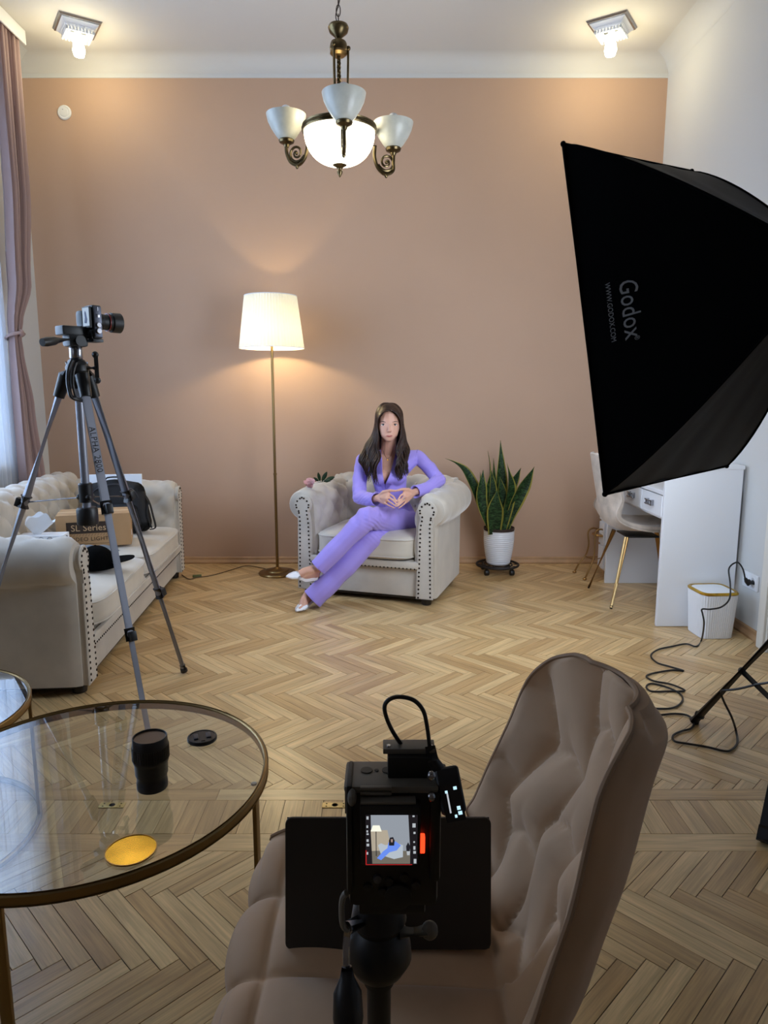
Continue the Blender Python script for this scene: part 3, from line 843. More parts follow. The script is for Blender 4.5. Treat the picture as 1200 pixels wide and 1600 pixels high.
PAN = {'near': sb_panel(K['nt'], K['nb'], near_n, .012, 0, .0006), 'top': sb_panel(K['nt'], K['ft'], upv, .03, 3), 'far': sb_panel(K['ft'], K['fb'], far_n, .02, 5), 'bottom': sb_panel(K['nb'], K['fb'], -upv, .02, 8)}
for nm in ('near', 'top', 'far', 'bottom'):
    bm = NB(); grid(bm, PAN[nm], 30, 30); fixn(bm)
    o = link('side_panel', bm, 'black_fabric' if nm == 'near' else 'grey_black_fabric', sb, world=True, sharp=None)
    if nm == 'near': near_o = o
for a, b in (('nt','nb'), ('nt','ft'), ('ft','fb'), ('fb','nb')):
    bm = NB(); tube(bm, [K[a], K[b]], .006, 8); link('rim_edge', bm, 'black_fabric', sb, world=True)
for k in ('nt', 'nb', 'ft', 'fb'):
    bm = NB(); tube(bm, [rib(K[k], j/14)+(K[k]-Csb).normalized()*.002 for j in range(15)], .0045, 6); link('rib_rod', bm, 'black_fabric', sb, world=True)
    bm = NB(); o = K[k]; sphere(bm, o, .010, 8, 6); link('corner_cap', bm, 'black_fabric', sb, world=True)
bm = NB(); q = [K['nt'], K['nb'], K['fb'], K['ft']]; q = [c+(Csb-c)*.05-nv*.012 for c in q]
loft(bm, [[c+nv*.0 for c in q], [c+nv*.004 for c in q]]); fixn(bm); link('diffuser', bm, 'softbox_glow', sb, False, world=True)
# printed name along the near side
bm = NB()
def onpanel(along, back):       # along the rim from its top corner, back from the rim (metres)
    u = along/1.2; v = back/.62
    return PAN['near'](u, v)+near_n*.0035
def place_big(c):  return onpanel(.607+c.x, .148+c.y)+near_n*c.z
text_into(bm, 'Godox', .080, place_big, .0004, 1.02)
def place_small(c): return onpanel(.602+c.x, .088+c.y)+near_n*c.z
text_into(bm, 'WWW.GODOX.COM', .0225, place_small, .0004, 1.0)
text_into(bm, '®', .022, lambda c: onpanel(.727+c.x, .158+c.y)+near_n*c.z, .0004)
link('printed_name', bm, 'print_grey', near_o, False, world=True)
# studio lamp head behind it
hd = thing('studio_light', 'black studio light mounted behind the softbox on its stand', 'studio light', tuple(APX))
bm = NB(); lathe(bm, [(0, -.02), (.085, -.02), (.088, -.01), (.088, .012), (.060, .02), (.055, .16), (.060, .165), (.060, .25), (.045, .27), (0, .27)], axis=-nv, n=32); fixn(bm); link('housing', bm, 'black_plastic', hd)
bm = NB(); lathe(bm, [(.030, .271), (.028, .279), (0, .28)], axis=-nv, n=20); fixn(bm); link('rear_dial', bm, 'grey_metal', hd)
pole = V((APX.x-nv.x*.10, APX.y-nv.y*.10, 0))
bm = NB(); tube(bm, [-nv*.10, V((0,0,-.15))-nv*.10], .016, 10); box(bm, -nv*.10+V((0,0,-.10)), (.05,.05,.07), bev=.008); link('bracket', bm, 'black_plastic', hd)
st = thing('light_stand', 'black light stand with a spread leg beside the coiled power cord', 'light stand', tuple(pole))
bm = NB(); lathe(bm, [(.012, .12), (.012, .62), (.018, .62), (.018, .66), (.011, .66), (.011, 1.1), (.016, 1.1), (.016, 1.14), (.009, 1.14), (.009, APX.z-.10), (0, APX.z-.10)], n=16); link('pole', bm, 'black_plastic', st)
foot0 = V((1.229, 2.613, .012))-V((pole.x, pole.y, 0))
fr = math.hypot(foot0.x, foot0.y); fa = math.atan2(foot0.y, foot0.x); ang = math.atan2(foot0.y, foot0.x)
for k in range(3):
    a = ang+2*PI*k/3; d = V((math.cos(a), math.sin(a), 0))
    f = d*min(fr, .45)+V((0,0,.012)) if k else d*fr+V((0,0,.012))
    topp = d*.03+V((0,0,.60))
    bm = NB(); tube(bm, [topp, f], .0185, 10, flat=.8); box(bm, topp, (.045,.045,.045), bev=.008)
    lg = link('leg', bm, 'black_plastic', st)
    bm = NB(); dd = (f-topp).normalized(); tube(bm, [f-dd*.04, f+dd*.003], .0200, 10); link('rubber_foot', bm, 'black_foot', lg)
    bm = NB(); mid = topp+(f-topp)*.52; tube(bm, [d*.02+V((0,0,.20)), mid], .0125, 8, flat=.6); sphere(bm, mid, .014, 8, 6)
    link('brace', bm, 'black_plastic', st)
bm = NB(); lathe(bm, [(.022, .58), (.024, .60), (.024, .64), (.02, .66), (0, .66)], n=18); lathe(bm, [(.020, .18), (.022, .19), (.022, .21), (.02, .22), (0, .22)], n=18); link('collar', bm, 'black_plastic', st)

# power cord: socket on the right wall, over the bin, coils on the floor, to the stand
sk = thing('wall_socket', 'white wall socket low on the right wall behind the waste bin', 'socket', (XR, 3.66, .30))
bm = NB(); box(bm, (-.006, 0, 0), (.012, .155, .085), bev=.006); link('cover_plate', bm, 'white_gloss', sk)
for y in (-.037, .037):
    bm = NB(); lathe(bm, [(.028, .011), (.026, .014), (.021, .014), (.019, .006), (0, .006)], (0, y, 0), 24, axis=(-1,0,0)); fixn(bm); link('outlet', bm, 'white_gloss', sk)
pc = thing('power_cord', 'black power cord plugged in the wall socket and looping over the floorboards', 'cord', (1.5, 3.2, 0))
wallp = V((XR-.035, 3.625, .30))
cpts = [wallp+V((-.02,0,.02)), wallp+V((-.035,0.005,.075)), wallp+V((-.07,.0,.11)), wallp+V((-.115,-.01,.08)), P(1141, 912, 3.52), P(1140, 935, 3.44), P(1128, 948, 3.42), P(1110, 952, 3.42), P(1097, 952, 3.42), P(1098, 960, 3.42), P(1100, 975, 3.42)]
cpts += [FL(x, y, .006) for x, y in ((1096, 1000), (1088, 1010), (1072, 1006), (1050, 1010), (1028, 1015), (1017, 1024), (1026, 1035), (1045, 1041), (1068, 1048), (1050, 1047), (1020, 1052), (1010, 1057), (1022, 1064), (1048, 1069), (1070, 1079), (1045, 1080), (1018, 1080), (1010, 1073), (1018, 1068), (1040, 1073), (1060, 1082), (1067, 1092), (1060, 1102), (1045, 1107), (1018, 1107), (1002, 1110), (1006, 1116), (1030, 1117), (1055, 1115), (1075, 1118), (1084, 1128), (1080, 1138), (1066, 1142), (1052, 1149), (1054, 1158), (1075, 1162), (1105, 1167), (1130, 1173), (1142, 1172), (1152, 1161), (1150, 1142))]
cpts += [P(1143, 1120, 2.50), P(1132, 1098, 2.50), P(1127, 1084, 2.48), P(1130, 1079, 2.46), P(1150, 1077, 2.42), P(1180, 1070, 2.36), P(1215, 1061, 2.3), V((1.42, 2.2, .45)), V((1.45, 2.1, .9))]
bm = NB(); tube(bm, spline(cpts, 6), .0042, 7); link('cable', bm, 'cord', pc, world=True)
bm = NB(); d = V((-1, 0, .25)).normalized(); tube(bm, [wallp+V((.028,0,0)), wallp+V((.0,0,0)), wallp+V((-.012,0,.01)), wallp+V((-.02,0,.024))], [.019, .019, .012, .007], 14); link('plug', bm, 'black_plastic', pc, world=True)

# ---------------------------------------------------------------- white vanity desk, drawer unit, chair, gilt stand, bin
dk = thing('vanity_desk', 'glossy white vanity desk with tall side panel along the right wall', 'desk', (1.745, 4.3, 0))
def part(name, m, par, *boxes, bev=.003, smooth=False):
    bm = NB()
    for c, s in boxes: box(bm, c, s, bev=bev)
    return link(name, bm, m, par, smooth)
part('side_panel', 'white_gloss', dk, ((-.01, -.50, .445), (.42, .022, .885)))
part('side_edge', 'white_gloss', dk, ((-.195, -.475, .40), (.03, .028, .80)))
part('top_cap', 'white_gloss', dk, ((-.01, -.42, .896), (.43, .19, .022)))
part('cabinet_side', 'white_gloss', dk, ((.12, -.345, .82), (.16, .012, .13)))
part('side_panel', 'white_gloss', dk, ((-.01, .43, .37), (.42, .022, .74)))
part('desktop', 'white_gloss', dk, ((-.005, -.03, .753), (.43, .92, .024)))
part('back_panel', 'white_gloss', dk, ((.19, -.03, .50), (.014, .90, .48)))
for y0, y1 in ((-.462, -.16), (-.155, .14), (.145, .415)):
    d_ = part('drawer', 'white_gloss', dk, ((-.205, (y0+y1)/2, .675), (.018, y1-y0, .12)))
    bm = NB(); yc = (y0+y1)/2
    for z in (.667, .690): box(bm, (-.232, yc, z), (.007, .105, .007), bev=.002)
    for y in (-.035, .035): box(bm, (-.223, yc+y, .6785), (.022, .010, .034), bev=.002)
    link('handle', bm, 'steel', d_)
part('drawer_case', 'white_gloss', dk, ((0, -.02, .605), (.39, .88, .014)))
mc = thing('drawer_pedestal', 'white wheeled drawer pedestal under the far end of the desk', 'cabinet', (1.735, 4.90, 0))
part('body', 'white_gloss', mc, ((0, 0, .33), (.36, .12, .52)))
part('plinth', 'white_gloss', mc, ((0, 0, .062), (.35, .11, .02)))
for z in (.15, .32, .49): part('drawer', 'white_gloss', mc, ((-.186, 0, z), (.016, .11, .155)))
for x in (-.13, .12):
    for y in (-.04, .04):
        bm = NB(); lathe(bm, [(0, -.012), (.022, -.012), (.024, -.008), (.024, .008), (.022, .012), (0, .012)], (x, y, .024), 16, axis=(1,0,0)); box(bm, (x, y, .048), (.02, .02, .012)); link('castor', bm, 'black_plastic', mc)

def shell_chair():
    t = thing('shell_chair', 'beige velvet shell chair with slim gold legs at the vanity desk', 'chair', (1.60, 4.36, 0), R(90))
    prof = [(-.23, .425), (-.235, .455), (-.15, .468), (0, .455), (.11, .452), (.185, .475), (.225, .53), (.25, .62), (.275, .74), (.30, .86), (.308, .905), (.312, .925)]
    sp = spline([V((0, a, b)) for a, b in prof], 4)
    wd = [(.0, .17), (.1, .205), (.35, .225), (.5, .225), (.62, .215), (.78, .205), (.92, .175), (.97, .14), (1, .09)]
    def wat(v):
        for (a, x), (b, y) in zip(wd, wd[1:]):
            if a <= v <= b: return x+(y-x)*(v-a)/(b-a)
        return wd[-1][1]
    bm = NB(); n = len(sp)-1
    def f(u, v):
        p = sp[round(v*n)]; un = 2*u-1; w = wat(v); up = abs(un)**2.2
        side = .055*sm(.15, .45, v)*(1-sm(.85, 1, v))
        fwd = -.075*sm(.5, .68, v)*(1-.5*sm(.8, 1, v))
        return V((un*w, p.y+fwd*up, p.z+side*up*(1-sm(.55, .75, v))))
    grid(bm, f, 24, n); fixn(bm)
    o = link('seat_shell', bm, 'beige_velvet', t, sharp=None)
    md = o.modifiers.new('s', 'SOLIDIFY'); md.thickness = .035; md.offset = -1; ms = o.modifiers.new('b', 'SUBSURF'); ms.levels = 1; ms.render_levels = 1
    apply_mods(o); o.data.shade_smooth()
    edge = [f(0, j/n) for j in range(n+1)]+[f(i/24, 1) for i in range(25)]+[f(1, 1-j/n) for j in range(n+1)]
    bm = NB(); tube(bm, edge, .005, 6); link('piping', bm, 'beige_velvet', t)
    bm = NB(); box(bm, (0, .0, .418), (.20, .20, .012), bev=.004); link('under_frame', bm, 'black_plastic', t)
    for sx in (-1, 1):
        for y0, y1 in ((-.165, -.28), (.11, .22)):
            bm = NB(); a, b = V((sx*.12, y0, .42)), V((sx*.235, y1, .008)); tube(bm, [a, b], [.0145, .0075], 14)
            lg = link('leg', bm, 'gold', t)
            bm = NB(); dd = (b-a).normalized(); tube(bm, [b-dd*.012, b+dd*.007], [.009, .008], 10); link('foot_cap', bm, 'black_foot', lg)
    return t
shell_chair()

gs = thing('gilt_stand', 'low gold wire stand with curled legs in the corner by the desk', 'stand', tuple(FL(925, 880)))
o0 = gs.location.copy()
for i, pts in enumerate((((898, 885, 4.98), (905, 880, 4.98), (916, 866, 4.98), (920, 850, 4.98), (919, 832, 5.0), (926, 825, 5.02), (936, 828, 5.05)),
            ((914, 900, 4.78), (919, 893, 4.78), (928, 870, 4.80), (930, 845, 4.82), (931, 832, 4.84), (938, 827, 4.86), (948, 830, 4.9)),
            ((960, 890, 5.0), (952, 880, 5.0), (948, 860, 5.0), (946, 840, 5.0), (943, 828, 4.98)))):
    pp = [P(*q) for q in pts]; pp[0].z = .014
    bm = NB(); tube(bm, spline(pp, 5), .0062, 8); sphere(bm, pp[0], .013, 10, 8, scale=(1.2,1,.7)); link('leg', bm, 'gold', gs, world=True)
bm = NB(); tube(bm, [P(916, 870, 4.98), P(930, 874, 4.8), P(946, 870, 5.0)], .004, 6, closed=True); link('stretcher', bm, 'gold', gs, world=True)
bm = NB(); c = P(938, 834, 4.93); lathe(bm, [(0, 0), (.075, 0), (.08, .006), (.075, .014), (0, .014)], (c.x+.02, c.y, c.z-.01), 24); link('ring_plate', bm, 'gold', gs, world=True)

bn = thing('waste_bin', 'small ribbed white waste bin with gold rim and white lid', 'bin', (1.772, 3.675, 0), R(4))
def rsq(h, r, n, z, ribs=0):
    out = []; h = h*.83
    for k in range(n):
        a = 2*PI*k/n; c, s = math.cos(a), math.sin(a); e = 5.2
        rad = (abs(c)**e+abs(s)**e)**(-1/e)
        rr = h*rad*(1+(.022 if (k % 2) else -.0) * ribs)
        out.append(V((rr*c, rr*s, z)))
    return out
bm = NB(); N_ = 120
loft(bm, [rsq(.104, 0, N_, 0, 0), rsq(.106, 0, N_, .003, 1), rsq(.122, 0, N_, .238, 1), rsq(.121, 0, N_, .242, 0)], True); fixn(bm); link('body', bm, 'white_gloss', bn, sharp=20)
bm = NB(); loft(bm, [rsq(.120, 0, 88, .240), rsq(.126, 0, 88, .242), rsq(.127, 0, 88, .250), rsq(.120, 0, 88, .256), rsq(.110, 0, 88, .254), rsq(.108, 0, 88, .242)], False); fixn(bm); link('rim', bm, 'shiny_gold', bn)
bm = NB(); loft(bm, [rsq(.107, 0, 88, .244), rsq(.107, 0, 88, .250), rsq(.103, 0, 88, .254), rsq(.02, 0, 88, .256)]); fixn(bm); link('lid', bm, 'white_gloss', bn)

# ---------------------------------------------------------------- snake plant on its trolley
px_, py_ = .835, 5.02
tr = thing('plant_trolley', 'dark cast plant trolley on castors under the snake plant', 'trolley', (px_-.005, py_, 0))
bm = NB()
for r, w in ((.150, .009), (.105, .006), (.055, .006)):
    tube(bm, [V((r*math.cos(a), r*math.sin(a), .062)) for a in [2*PI*k/36 for k in range(36)]], w, 8, closed=True, flat=1)
for k in range(12):
    a = 2*PI*k/12; d = V((math.cos(a), math.sin(a), 0)); tube(bm, [d*.03+V((0,0,.062)), d*.15+V((0,0,.062))], .005, 6)
lathe(bm, [(0, .056), (.04, .056), (.04, .068), (0, .068)], n=20)
link('plate', bm, 'iron', tr, sharp=50)
for k in range(4):
    a = R(45+90*k); c = V((.128*math.cos(a), .128*math.sin(a), .022))
    bm = NB(); lathe(bm, [(0, -.014), (.020, -.014), (.022, -.010), (.022, .010), (.020, .014), (0, .014)], c, 18, axis=(1,.2,0)); tube(bm, [c+V((0,0,.02)), c+V((0,0,.036))], .011, 8); link('castor', bm, 'black_plastic', tr)
pt = thing('snake_plant', 'snake plant with yellow edged leaves in a ribbed white pot', 'potted plant', (px_, py_, .069))
prof = [(0, 0), (.078, 0), (.083, .004)]
for k in range(16):
    z = .010+k*.0142; r = .084+.026*math.sin(min(1, (z/.20))*PI/2)
    prof += [(r-.0018, z), (r+.0012, z+.0045), (r+.0012, z+.0095), (r-.0018, z+.0135)]
prof += [(.109, .240), (.112, .243), (.112, .248), (.106, .248), (.103, .235), (.0, .235)]
bm = NB(); lathe(bm, prof, n=48); fixn(bm); link('pot', bm, 'ceramic', pt, sharp=50)
bm = NB(); lathe(bm, [(.100, .236), (.109, .246), (.1115, .268), (.107, .270), (.102, .258), (0, .257)], n=40); fixn(bm); link('inner_pot', bm, 'dark_brown', pt)
bm = NB(); grid(bm, lambda u, v: V((.102*v*math.cos(2*PI*u), .102*v*math.sin(2*PI*u), .256+.008*noise.noise(V((v*9*math.cos(2*PI*u), v*9*math.sin(2*PI*u), 2))))), 32, 8); link('soil', bm, 'soil', pt)
# leaf material: bands of dark green, yellow margins (painted on the leaf itself along its UV)
m = bpy.data.materials.new('snake_leaf'); m.use_nodes = True; nt = m.node_tree; N = nt.nodes.new; L = nt.links.new; b = nt.nodes['Principled BSDF']; b.inputs['Roughness'].default_value = .42
uv = N('ShaderNodeUVMap'); sx = N('ShaderNodeSeparateXYZ'); L(uv.outputs[0], sx.inputs[0])
mp = N('ShaderNodeMapping'); mp.inputs['Scale'].default_value = (2.5, 26, 1); L(uv.outputs[0], mp.inputs[0])
wn = N('ShaderNodeTexNoise'); wn.inputs['Scale'].default_value = 1; wn.inputs['Detail'].default_value = 3; wn.inputs['Distortion'].default_value = 1.6; L(mp.outputs[0], wn.inputs['Vector'])
cr_ = N('ShaderNodeValToRGB'); cr_.color_ramp.elements[0].position = .42; cr_.color_ramp.elements[0].color = srgb(22,50,26); cr_.color_ramp.elements[1].position = .62; cr_.color_ramp.elements[1].color = srgb(74,112,66); L(wn.outputs['Fac'], cr_.inputs[0])
ab = N('ShaderNodeMath'); ab.operation = 'ABSOLUTE'; sb_ = N('ShaderNodeMath'); sb_.operation = 'SUBTRACT'; sb_.inputs[1].default_value = .5; L(sx.outputs[0], sb_.inputs[0]); L(sb_.outputs[0], ab.inputs[0])
gt = N('ShaderNodeMath'); gt.operation = 'GREATER_THAN'; gt.inputs[1].default_value = .40; L(ab.outputs[0], gt.inputs[0])
mx = N('ShaderNodeMix'); mx.data_type = 'RGBA'; L(gt.outputs[0], mx.inputs[0]); L(cr_.outputs[0], mx.inputs[6]); mx.inputs[7].default_value = srgb(196,190,92); L(mx.outputs[2], b.inputs['Base Color']); MATS['snake_leaf'] = m
def leaf(pix, Ys, wmax, twist, tw2=0, base_w=.35, pw=1.0):
    pts = spline([P(x, y, Y) for (x, y), Y in zip(pix, Ys)], 8); n = len(pts)-1
    bm = NB(); uvl = bm.loops.layers.uv.new('UVMap'); rows = []
    for i, p in enumerate(pts):
        t = i/n; d = (pts[min(n, i+1)]-pts[max(0, i-1)]).normalized()
        a = R(twist+tw2*t); side = V((math.cos(a), math.sin(a), 0)); side = (side-d*side.dot(d)).normalized(); nn = side.cross(d).normalized()
        w = 1.3*wmax*(base_w+(1-base_w)*sm(0, .45*pw, t))*(1-sm(.45*pw+.1, 1.02, t))+.0012
        row = []
        for k in range(9):
            u = k/8*2-1; row.append((bm.verts.new(p+side*(u*w)+nn*(w*.35*u*u)), (k/8, t*pts[0].z*0+t)))
        rows.append(row)
    for ra, rb in zip(rows, rows[1:]):
        for k in range(8):
            f = bm.faces.new((ra[k][0], ra[k+1][0], rb[k+1][0], rb[k][0]))
            for l, q in zip(f.loops, (ra[k], ra[k+1], rb[k+1], rb[k])): l[uvl].uv = q[1]
    r = bmesh.ops.solidify(bm, geom=list(bm.faces), thickness=.003)
    fixn(bm); link('leaf', bm, 'snake_leaf', pt, world=True, sharp=None)
Y0 = 5.0
leaf([(769, 832), (756, 800), (744, 768), (728, 738), (712, 724), (695, 716)], [Y0,Y0,Y0,Y0,Y0,Y0], .030, 0, 60, .5, .9)
leaf([(766, 832), (758, 808), (752, 780), (753, 755), (755, 734)], [4.95,4.93,4.93,4.93,4.94], .030, 5, 10, .15, 1.1)
leaf([(765, 834), (763, 800), (764, 770), (765, 730), (762, 704)], [Y0]*5, .026, 40, 60, .5)
leaf([(767, 834), (765, 800), (767, 760), (768, 735)], [4.98]*4, .036, 0, 10, .5)
leaf([(768, 834), (770, 800), (772, 760), (771, 716)], [5.05]*4, .020, 0, 30, .5)
leaf([(782, 834), (782, 790), (783, 740), (782, 688)], [5.06, 5.06, 5.06, 5.07], .034, 5, 5, .6)
leaf([(772, 835), (773, 812), (774, 790), (777, 765)], [4.93, 4.92, 4.91, 4.91], .045, 0, -10, .75)
leaf([(776, 834), (782, 800), (784, 770), (781, 745)], [4.97]*4, .032, 0, 10, .6)
leaf([(783, 835), (791, 800), (797, 765), (795, 742), (792, 723)], [4.95, 4.94, 4.94, 4.95, 4.96], .036, 10, 60, .6, .9)
leaf([(790, 832), (800, 800), (813, 770), (826, 745), (835, 729)], [4.97, 4.96, 4.95, 4.95, 4.95], .038, -5, 40, .35)
leaf([(785, 832), (792, 795), (800, 760), (808, 742), (814, 731)], [5.07]*5, .026, 0, 30, .5)
leaf([(768, 832), (759, 800), (751, 770), (742, 748)], [5.06]*4, .022, 0, 30, .5)
leaf([(767, 834), (758, 805), (752, 775), (750, 738)], [5.08]*4, .024, 10, 30, .5)
#@@PART3
# ---------------------------------------------------------------- grey tripod with a small camera, left
A = [V((-.932, 3.12, .01)), V((-.835, 2.36, .01)), V((-1.74, 2.70, .01))]
TX = V((-1.158, 2.71, 0)); HZ = 1.385
tp = thing('camera_tripod', 'grey aluminium tripod standing in front of the sofa', 'tripod', tuple(TX))
rel = lambda p: V(p)-TX
def leg(foot, i):
    f = V((foot.x, foot.y, foot.z))-TX; d2 = V((f.x, f.y, 0)).normalized(); top = d2*.045+V((0,0,HZ-.03))
    def at(t): return top+(f-top)*t
    bm = NB(); tube(bm, [at(0), at(.36)], .0165, 14); lg = link('leg', bm, 'grey_metal', tp)
    bm = NB(); tube(bm, [at(.35), at(.70)], .0135, 12); link('middle_section', bm, 'grey_metal', lg)
    bm = NB(); tube(bm, [at(.68), at(.985)], .0105, 12); link('lower_section', bm, 'grey_metal', lg)
    dd = (f-top).normalized()
    for t, r in ((.36, .022), (.695, .019)):
        bm = NB(); tube(bm, [at(t)-dd*.025, at(t)+dd*.022], r, 14); x, y, _ = frame_of(dd)
        box(bm, at(t)+d2*.022, (.024, .024, .036), frame_of(dd) and Matrix((x, y, dd)).transposed(), bev=.004); link('leg_lock', bm, 'black_plastic', lg)
    bm = NB(); tube(bm, [at(.975), at(.99), at(1.0)], [.0135, .0155, .0165], 12); link('rubber_foot', bm, 'black_foot', lg)
    # spreader bar to the centre column
    bm = NB(); b = at(.36)-d2*.01; a = V((0, 0, b.z+.02)); tube(bm, [a, b], .006, 8, flat=.6); link('spreader_bar', bm, 'steel', tp)
    return lg, at, d2, dd
info = [leg(f, i) for i, f in enumerate(A)]
# centre column
zsp = info[0][1](.36).z+.02
bm = NB(); lathe(bm, [(.0155, zsp-.09), (.0155, HZ), (0, HZ)], n=18); link('centre_column', bm, 'grey_metal', tp)
bm = NB(); lathe(bm, [(0, zsp-.108), (.038, zsp-.108), (.040, zsp-.102), (.040, zsp-.050), (.034, zsp-.040), (0, zsp-.040)], n=28); fixn(bm); link('column_weight', bm, 'black_plastic', tp)
bm = NB(); lathe(bm, [(0, zsp-.02), (.026, zsp-.02), (.026, zsp+.05), (.022, zsp+.055), (0, zsp+.055)], n=24)
for k in range(3): sphere(bm, info[k][2]*.026+V((0,0,zsp)), .012, 8, 6)
fixn(bm); link('spreader_hub', bm, 'black_plastic', tp, kind='thing')
bm = NB(); lathe(bm, [(0, HZ-.08), (.030, HZ-.08), (.040, HZ-.05), (.042, HZ+.0), (.030, HZ+.025), (.022, HZ+.03), (.022, HZ+.075), (0, HZ+.075)], n=28); fixn(bm); link('shoulder', bm, 'black_plastic', tp)
for k in range(3):
    bm = NB(); d2 = info[k][2]; dd = info[k][3]; at = info[k][1]; tube(bm, [d2*.02+V((0,0,HZ+.008)), at(0), at(.06)], [.026, .026, .0205], 14); link('leg_collar', bm, 'black_plastic', tp)
bm = NB(); lathe(bm, [(.0215, HZ+.032), (.024, HZ+.036), (.024, HZ+.07), (.0215, HZ+.074), (0, HZ+.074)], n=24); link('lock_ring', bm, 'steel', tp)
# carrying handle: a curved grip in front of the column
bm = NB(); hp = [P(114, 562, 2.62), P(108, 575, 2.60), P(106, 592, 2.60), P(108, 608, 2.60), P(112, 620, 2.60), P(124, 625, 2.63), P(133, 626, 2.68)]
tube(bm, spline(hp, 5), .0075, 8); tube(bm, spline([P(120, 565, 2.62), P(115, 580, 2.60), P(114, 600, 2.60), P(117, 615, 2.60), P(119, 621, 2.6)], 5), .005, 8)
link('carry_handle', bm, 'black_plastic', tp, world=True)
bm = NB(); c = P(145, 575, 2.66); tube(bm, [c+V((-.02,0,.0)), c+V((.012,0,0))], .010, 10); tube(bm, [c+V((.014,0,.045)), c+V((.016,-.005,-.04))], .008, 8); sphere(bm, c+V((.016,-.004,-.045)), .013, 8, 6); sphere(bm, c+V((.012,0,.048)), .013, 8, 6); link('crank_handle', bm, 'black_plastic', tp, world=True)
# pan head
pz = HZ+.075
bm = NB(); f = V((.65, .76, 0)).normalized(); side = V((.76, -.65, 0)).normalized()
Mh = Matrix((f, -side, V((0,0,1)))).transposed()
box(bm, (0,0,pz+.022), (.075, .06, .045), Mh, bev=.012); box(bm, (-.01,.0,pz+.058), (.10, .062, .034), Mh, bev=.006)
tube(bm, [V((0,0,pz+.02))-side*.045, V((0,0,pz+.02))+side*.045], .020, 12); link('pan_head', bm, 'black_plastic', tp)
bm = NB(); h0 = P(122, 529, 2.70)-TX; h1 = P(88, 532, 2.58)-TX; h2 = P(66, 535, 2.52)-TX
tube(bm, [h0, h1, h1+(h2-h1)*.15, h1+(h2-h1)*.7, h2], [.0085, .012, .0155, .0165, .014], 12); link('pan_handle', bm, 'black_plastic', tp)
# lettering on the middle leg
lg, at, d2, dd = info[1]
vw = (V((0,0,CH))-(TX+at(.2))).normalized(); vw = (vw-dd*vw.dot(dd)).normalized(); sd = dd.cross(vw).normalized()
bm = NB(); text_into(bm, 'ALPHA 2800', .030, lambda c: at(.205)+dd*(c.x-0)+vw*(.0168-.012*(c.y/.0165)**2*.5+c.z)-sd*c.y, .0003, 1.1)
link('printed_name', bm, 'black_foot', lg, False)

def small_camera(loc):
    t = thing('small_camera', 'small black camera turned upright on the grey tripod', 'camera', loc, math.atan2(side.y, side.x))
    # local: x = right side (towards the viewer's right), y = forward (lens), z up
    bm = NB(); box(bm, (0, 0, .064), (.064, .036, .122), bev=.007); link('body', bm, 'camera_black', t)
    bm = NB(); box(bm, (.034, .0, .064), (.006, .030, .112), bev=.003); tp_ = link('top_plate', bm, 'dark_grey_metal', t)
    for z, r in ((.030, .011), (.052, .010)):
        bm = NB(); lathe(bm, [(0, .0), (r, .0), (r, .006), (r*.8, .008), (0, .008)], (.036, 0, z), 18, axis=(1,0,0)); link('dial', bm, 'steel', tp_)
    bm = NB(); box(bm, (.038, 0, .085), (.004, .012, .012), bev=.002); box(bm, (.038,0,.11), (.003,.003,.014)); link('hot_shoe', bm, 'steel', tp_)
    bm = NB(); lathe(bm, [(0, .016), (.030, .016), (.031, .03), (.029, .032), (.029, .05), (.033, .053), (.034, .064), (.032, .066), (.037, .070), (.038, .105), (.034, .107), (.030, .095), (0, .090)], (0, 0, .068), 36, axis=(0,1,0)); fixn(bm); ln = link('lens', bm, 'camera_black', t)
    bm = NB(); lathe(bm, [(.0325, .052), (.0345, .053), (.0345, .055), (.0325, .056)], (0,0,.068), 32, axis=(0,1,0)); link('red_ring', bm, 'red_dot', ln)
    bm = NB(); box(bm, (.0, -.024, .080), (.056, .008, .078), bev=.002); sc = link('screen_back', bm, 'camera_black', t)
    bm = NB(); box(bm, (.0, -.0285, .082), (.046, .001, .066)); link('screen', bm, 'oled_screen', sc, False)
    bm = NB()
    prism(bm, [V((x, -.0300, z)) for x, z in ((-.010, .060), (.006, .058), (.012, .072), (.004, .098), (-.001, .104), (-.006, .096), (-.004, .080))], (0, .0008, 0)); fixn(bm); link('screen_figure', bm, 'blue_print', sc, False)
    bm = NB(); box(bm, (.0, -.0205, .018), (.05, .006, .03), bev=.002)
    link('button_pad', bm, 'camera_black', t)
    bm = NB(); lathe(bm, [(0,0), (.009,0), (.009,.003), (0,.003)], (0,-.0225,.02), 16, axis=(0,-1,0)); link('control_wheel', bm, 'dark_grey_metal', t)
    bm = NB(); box(bm, (-.058, -.004, .080), (.050, .05, .062), bev=.014); box(bm, (-.050, -.012, .026), (.024, .02, .022), bev=.006); link('viewfinder_hood', bm, 'camera_black', t)
    bm = NB(); box(bm, (.0, 0, -.004), (.06, .042, .012), bev=.003); link('mount_plate', bm, 'black_plastic', t)
    return t
emit('oled_screen', (.62, .78, 1, 1), .75)
cpos = P(148, 536, 2.74)
small_camera((cpos.x, cpos.y, cpos.z+.012))

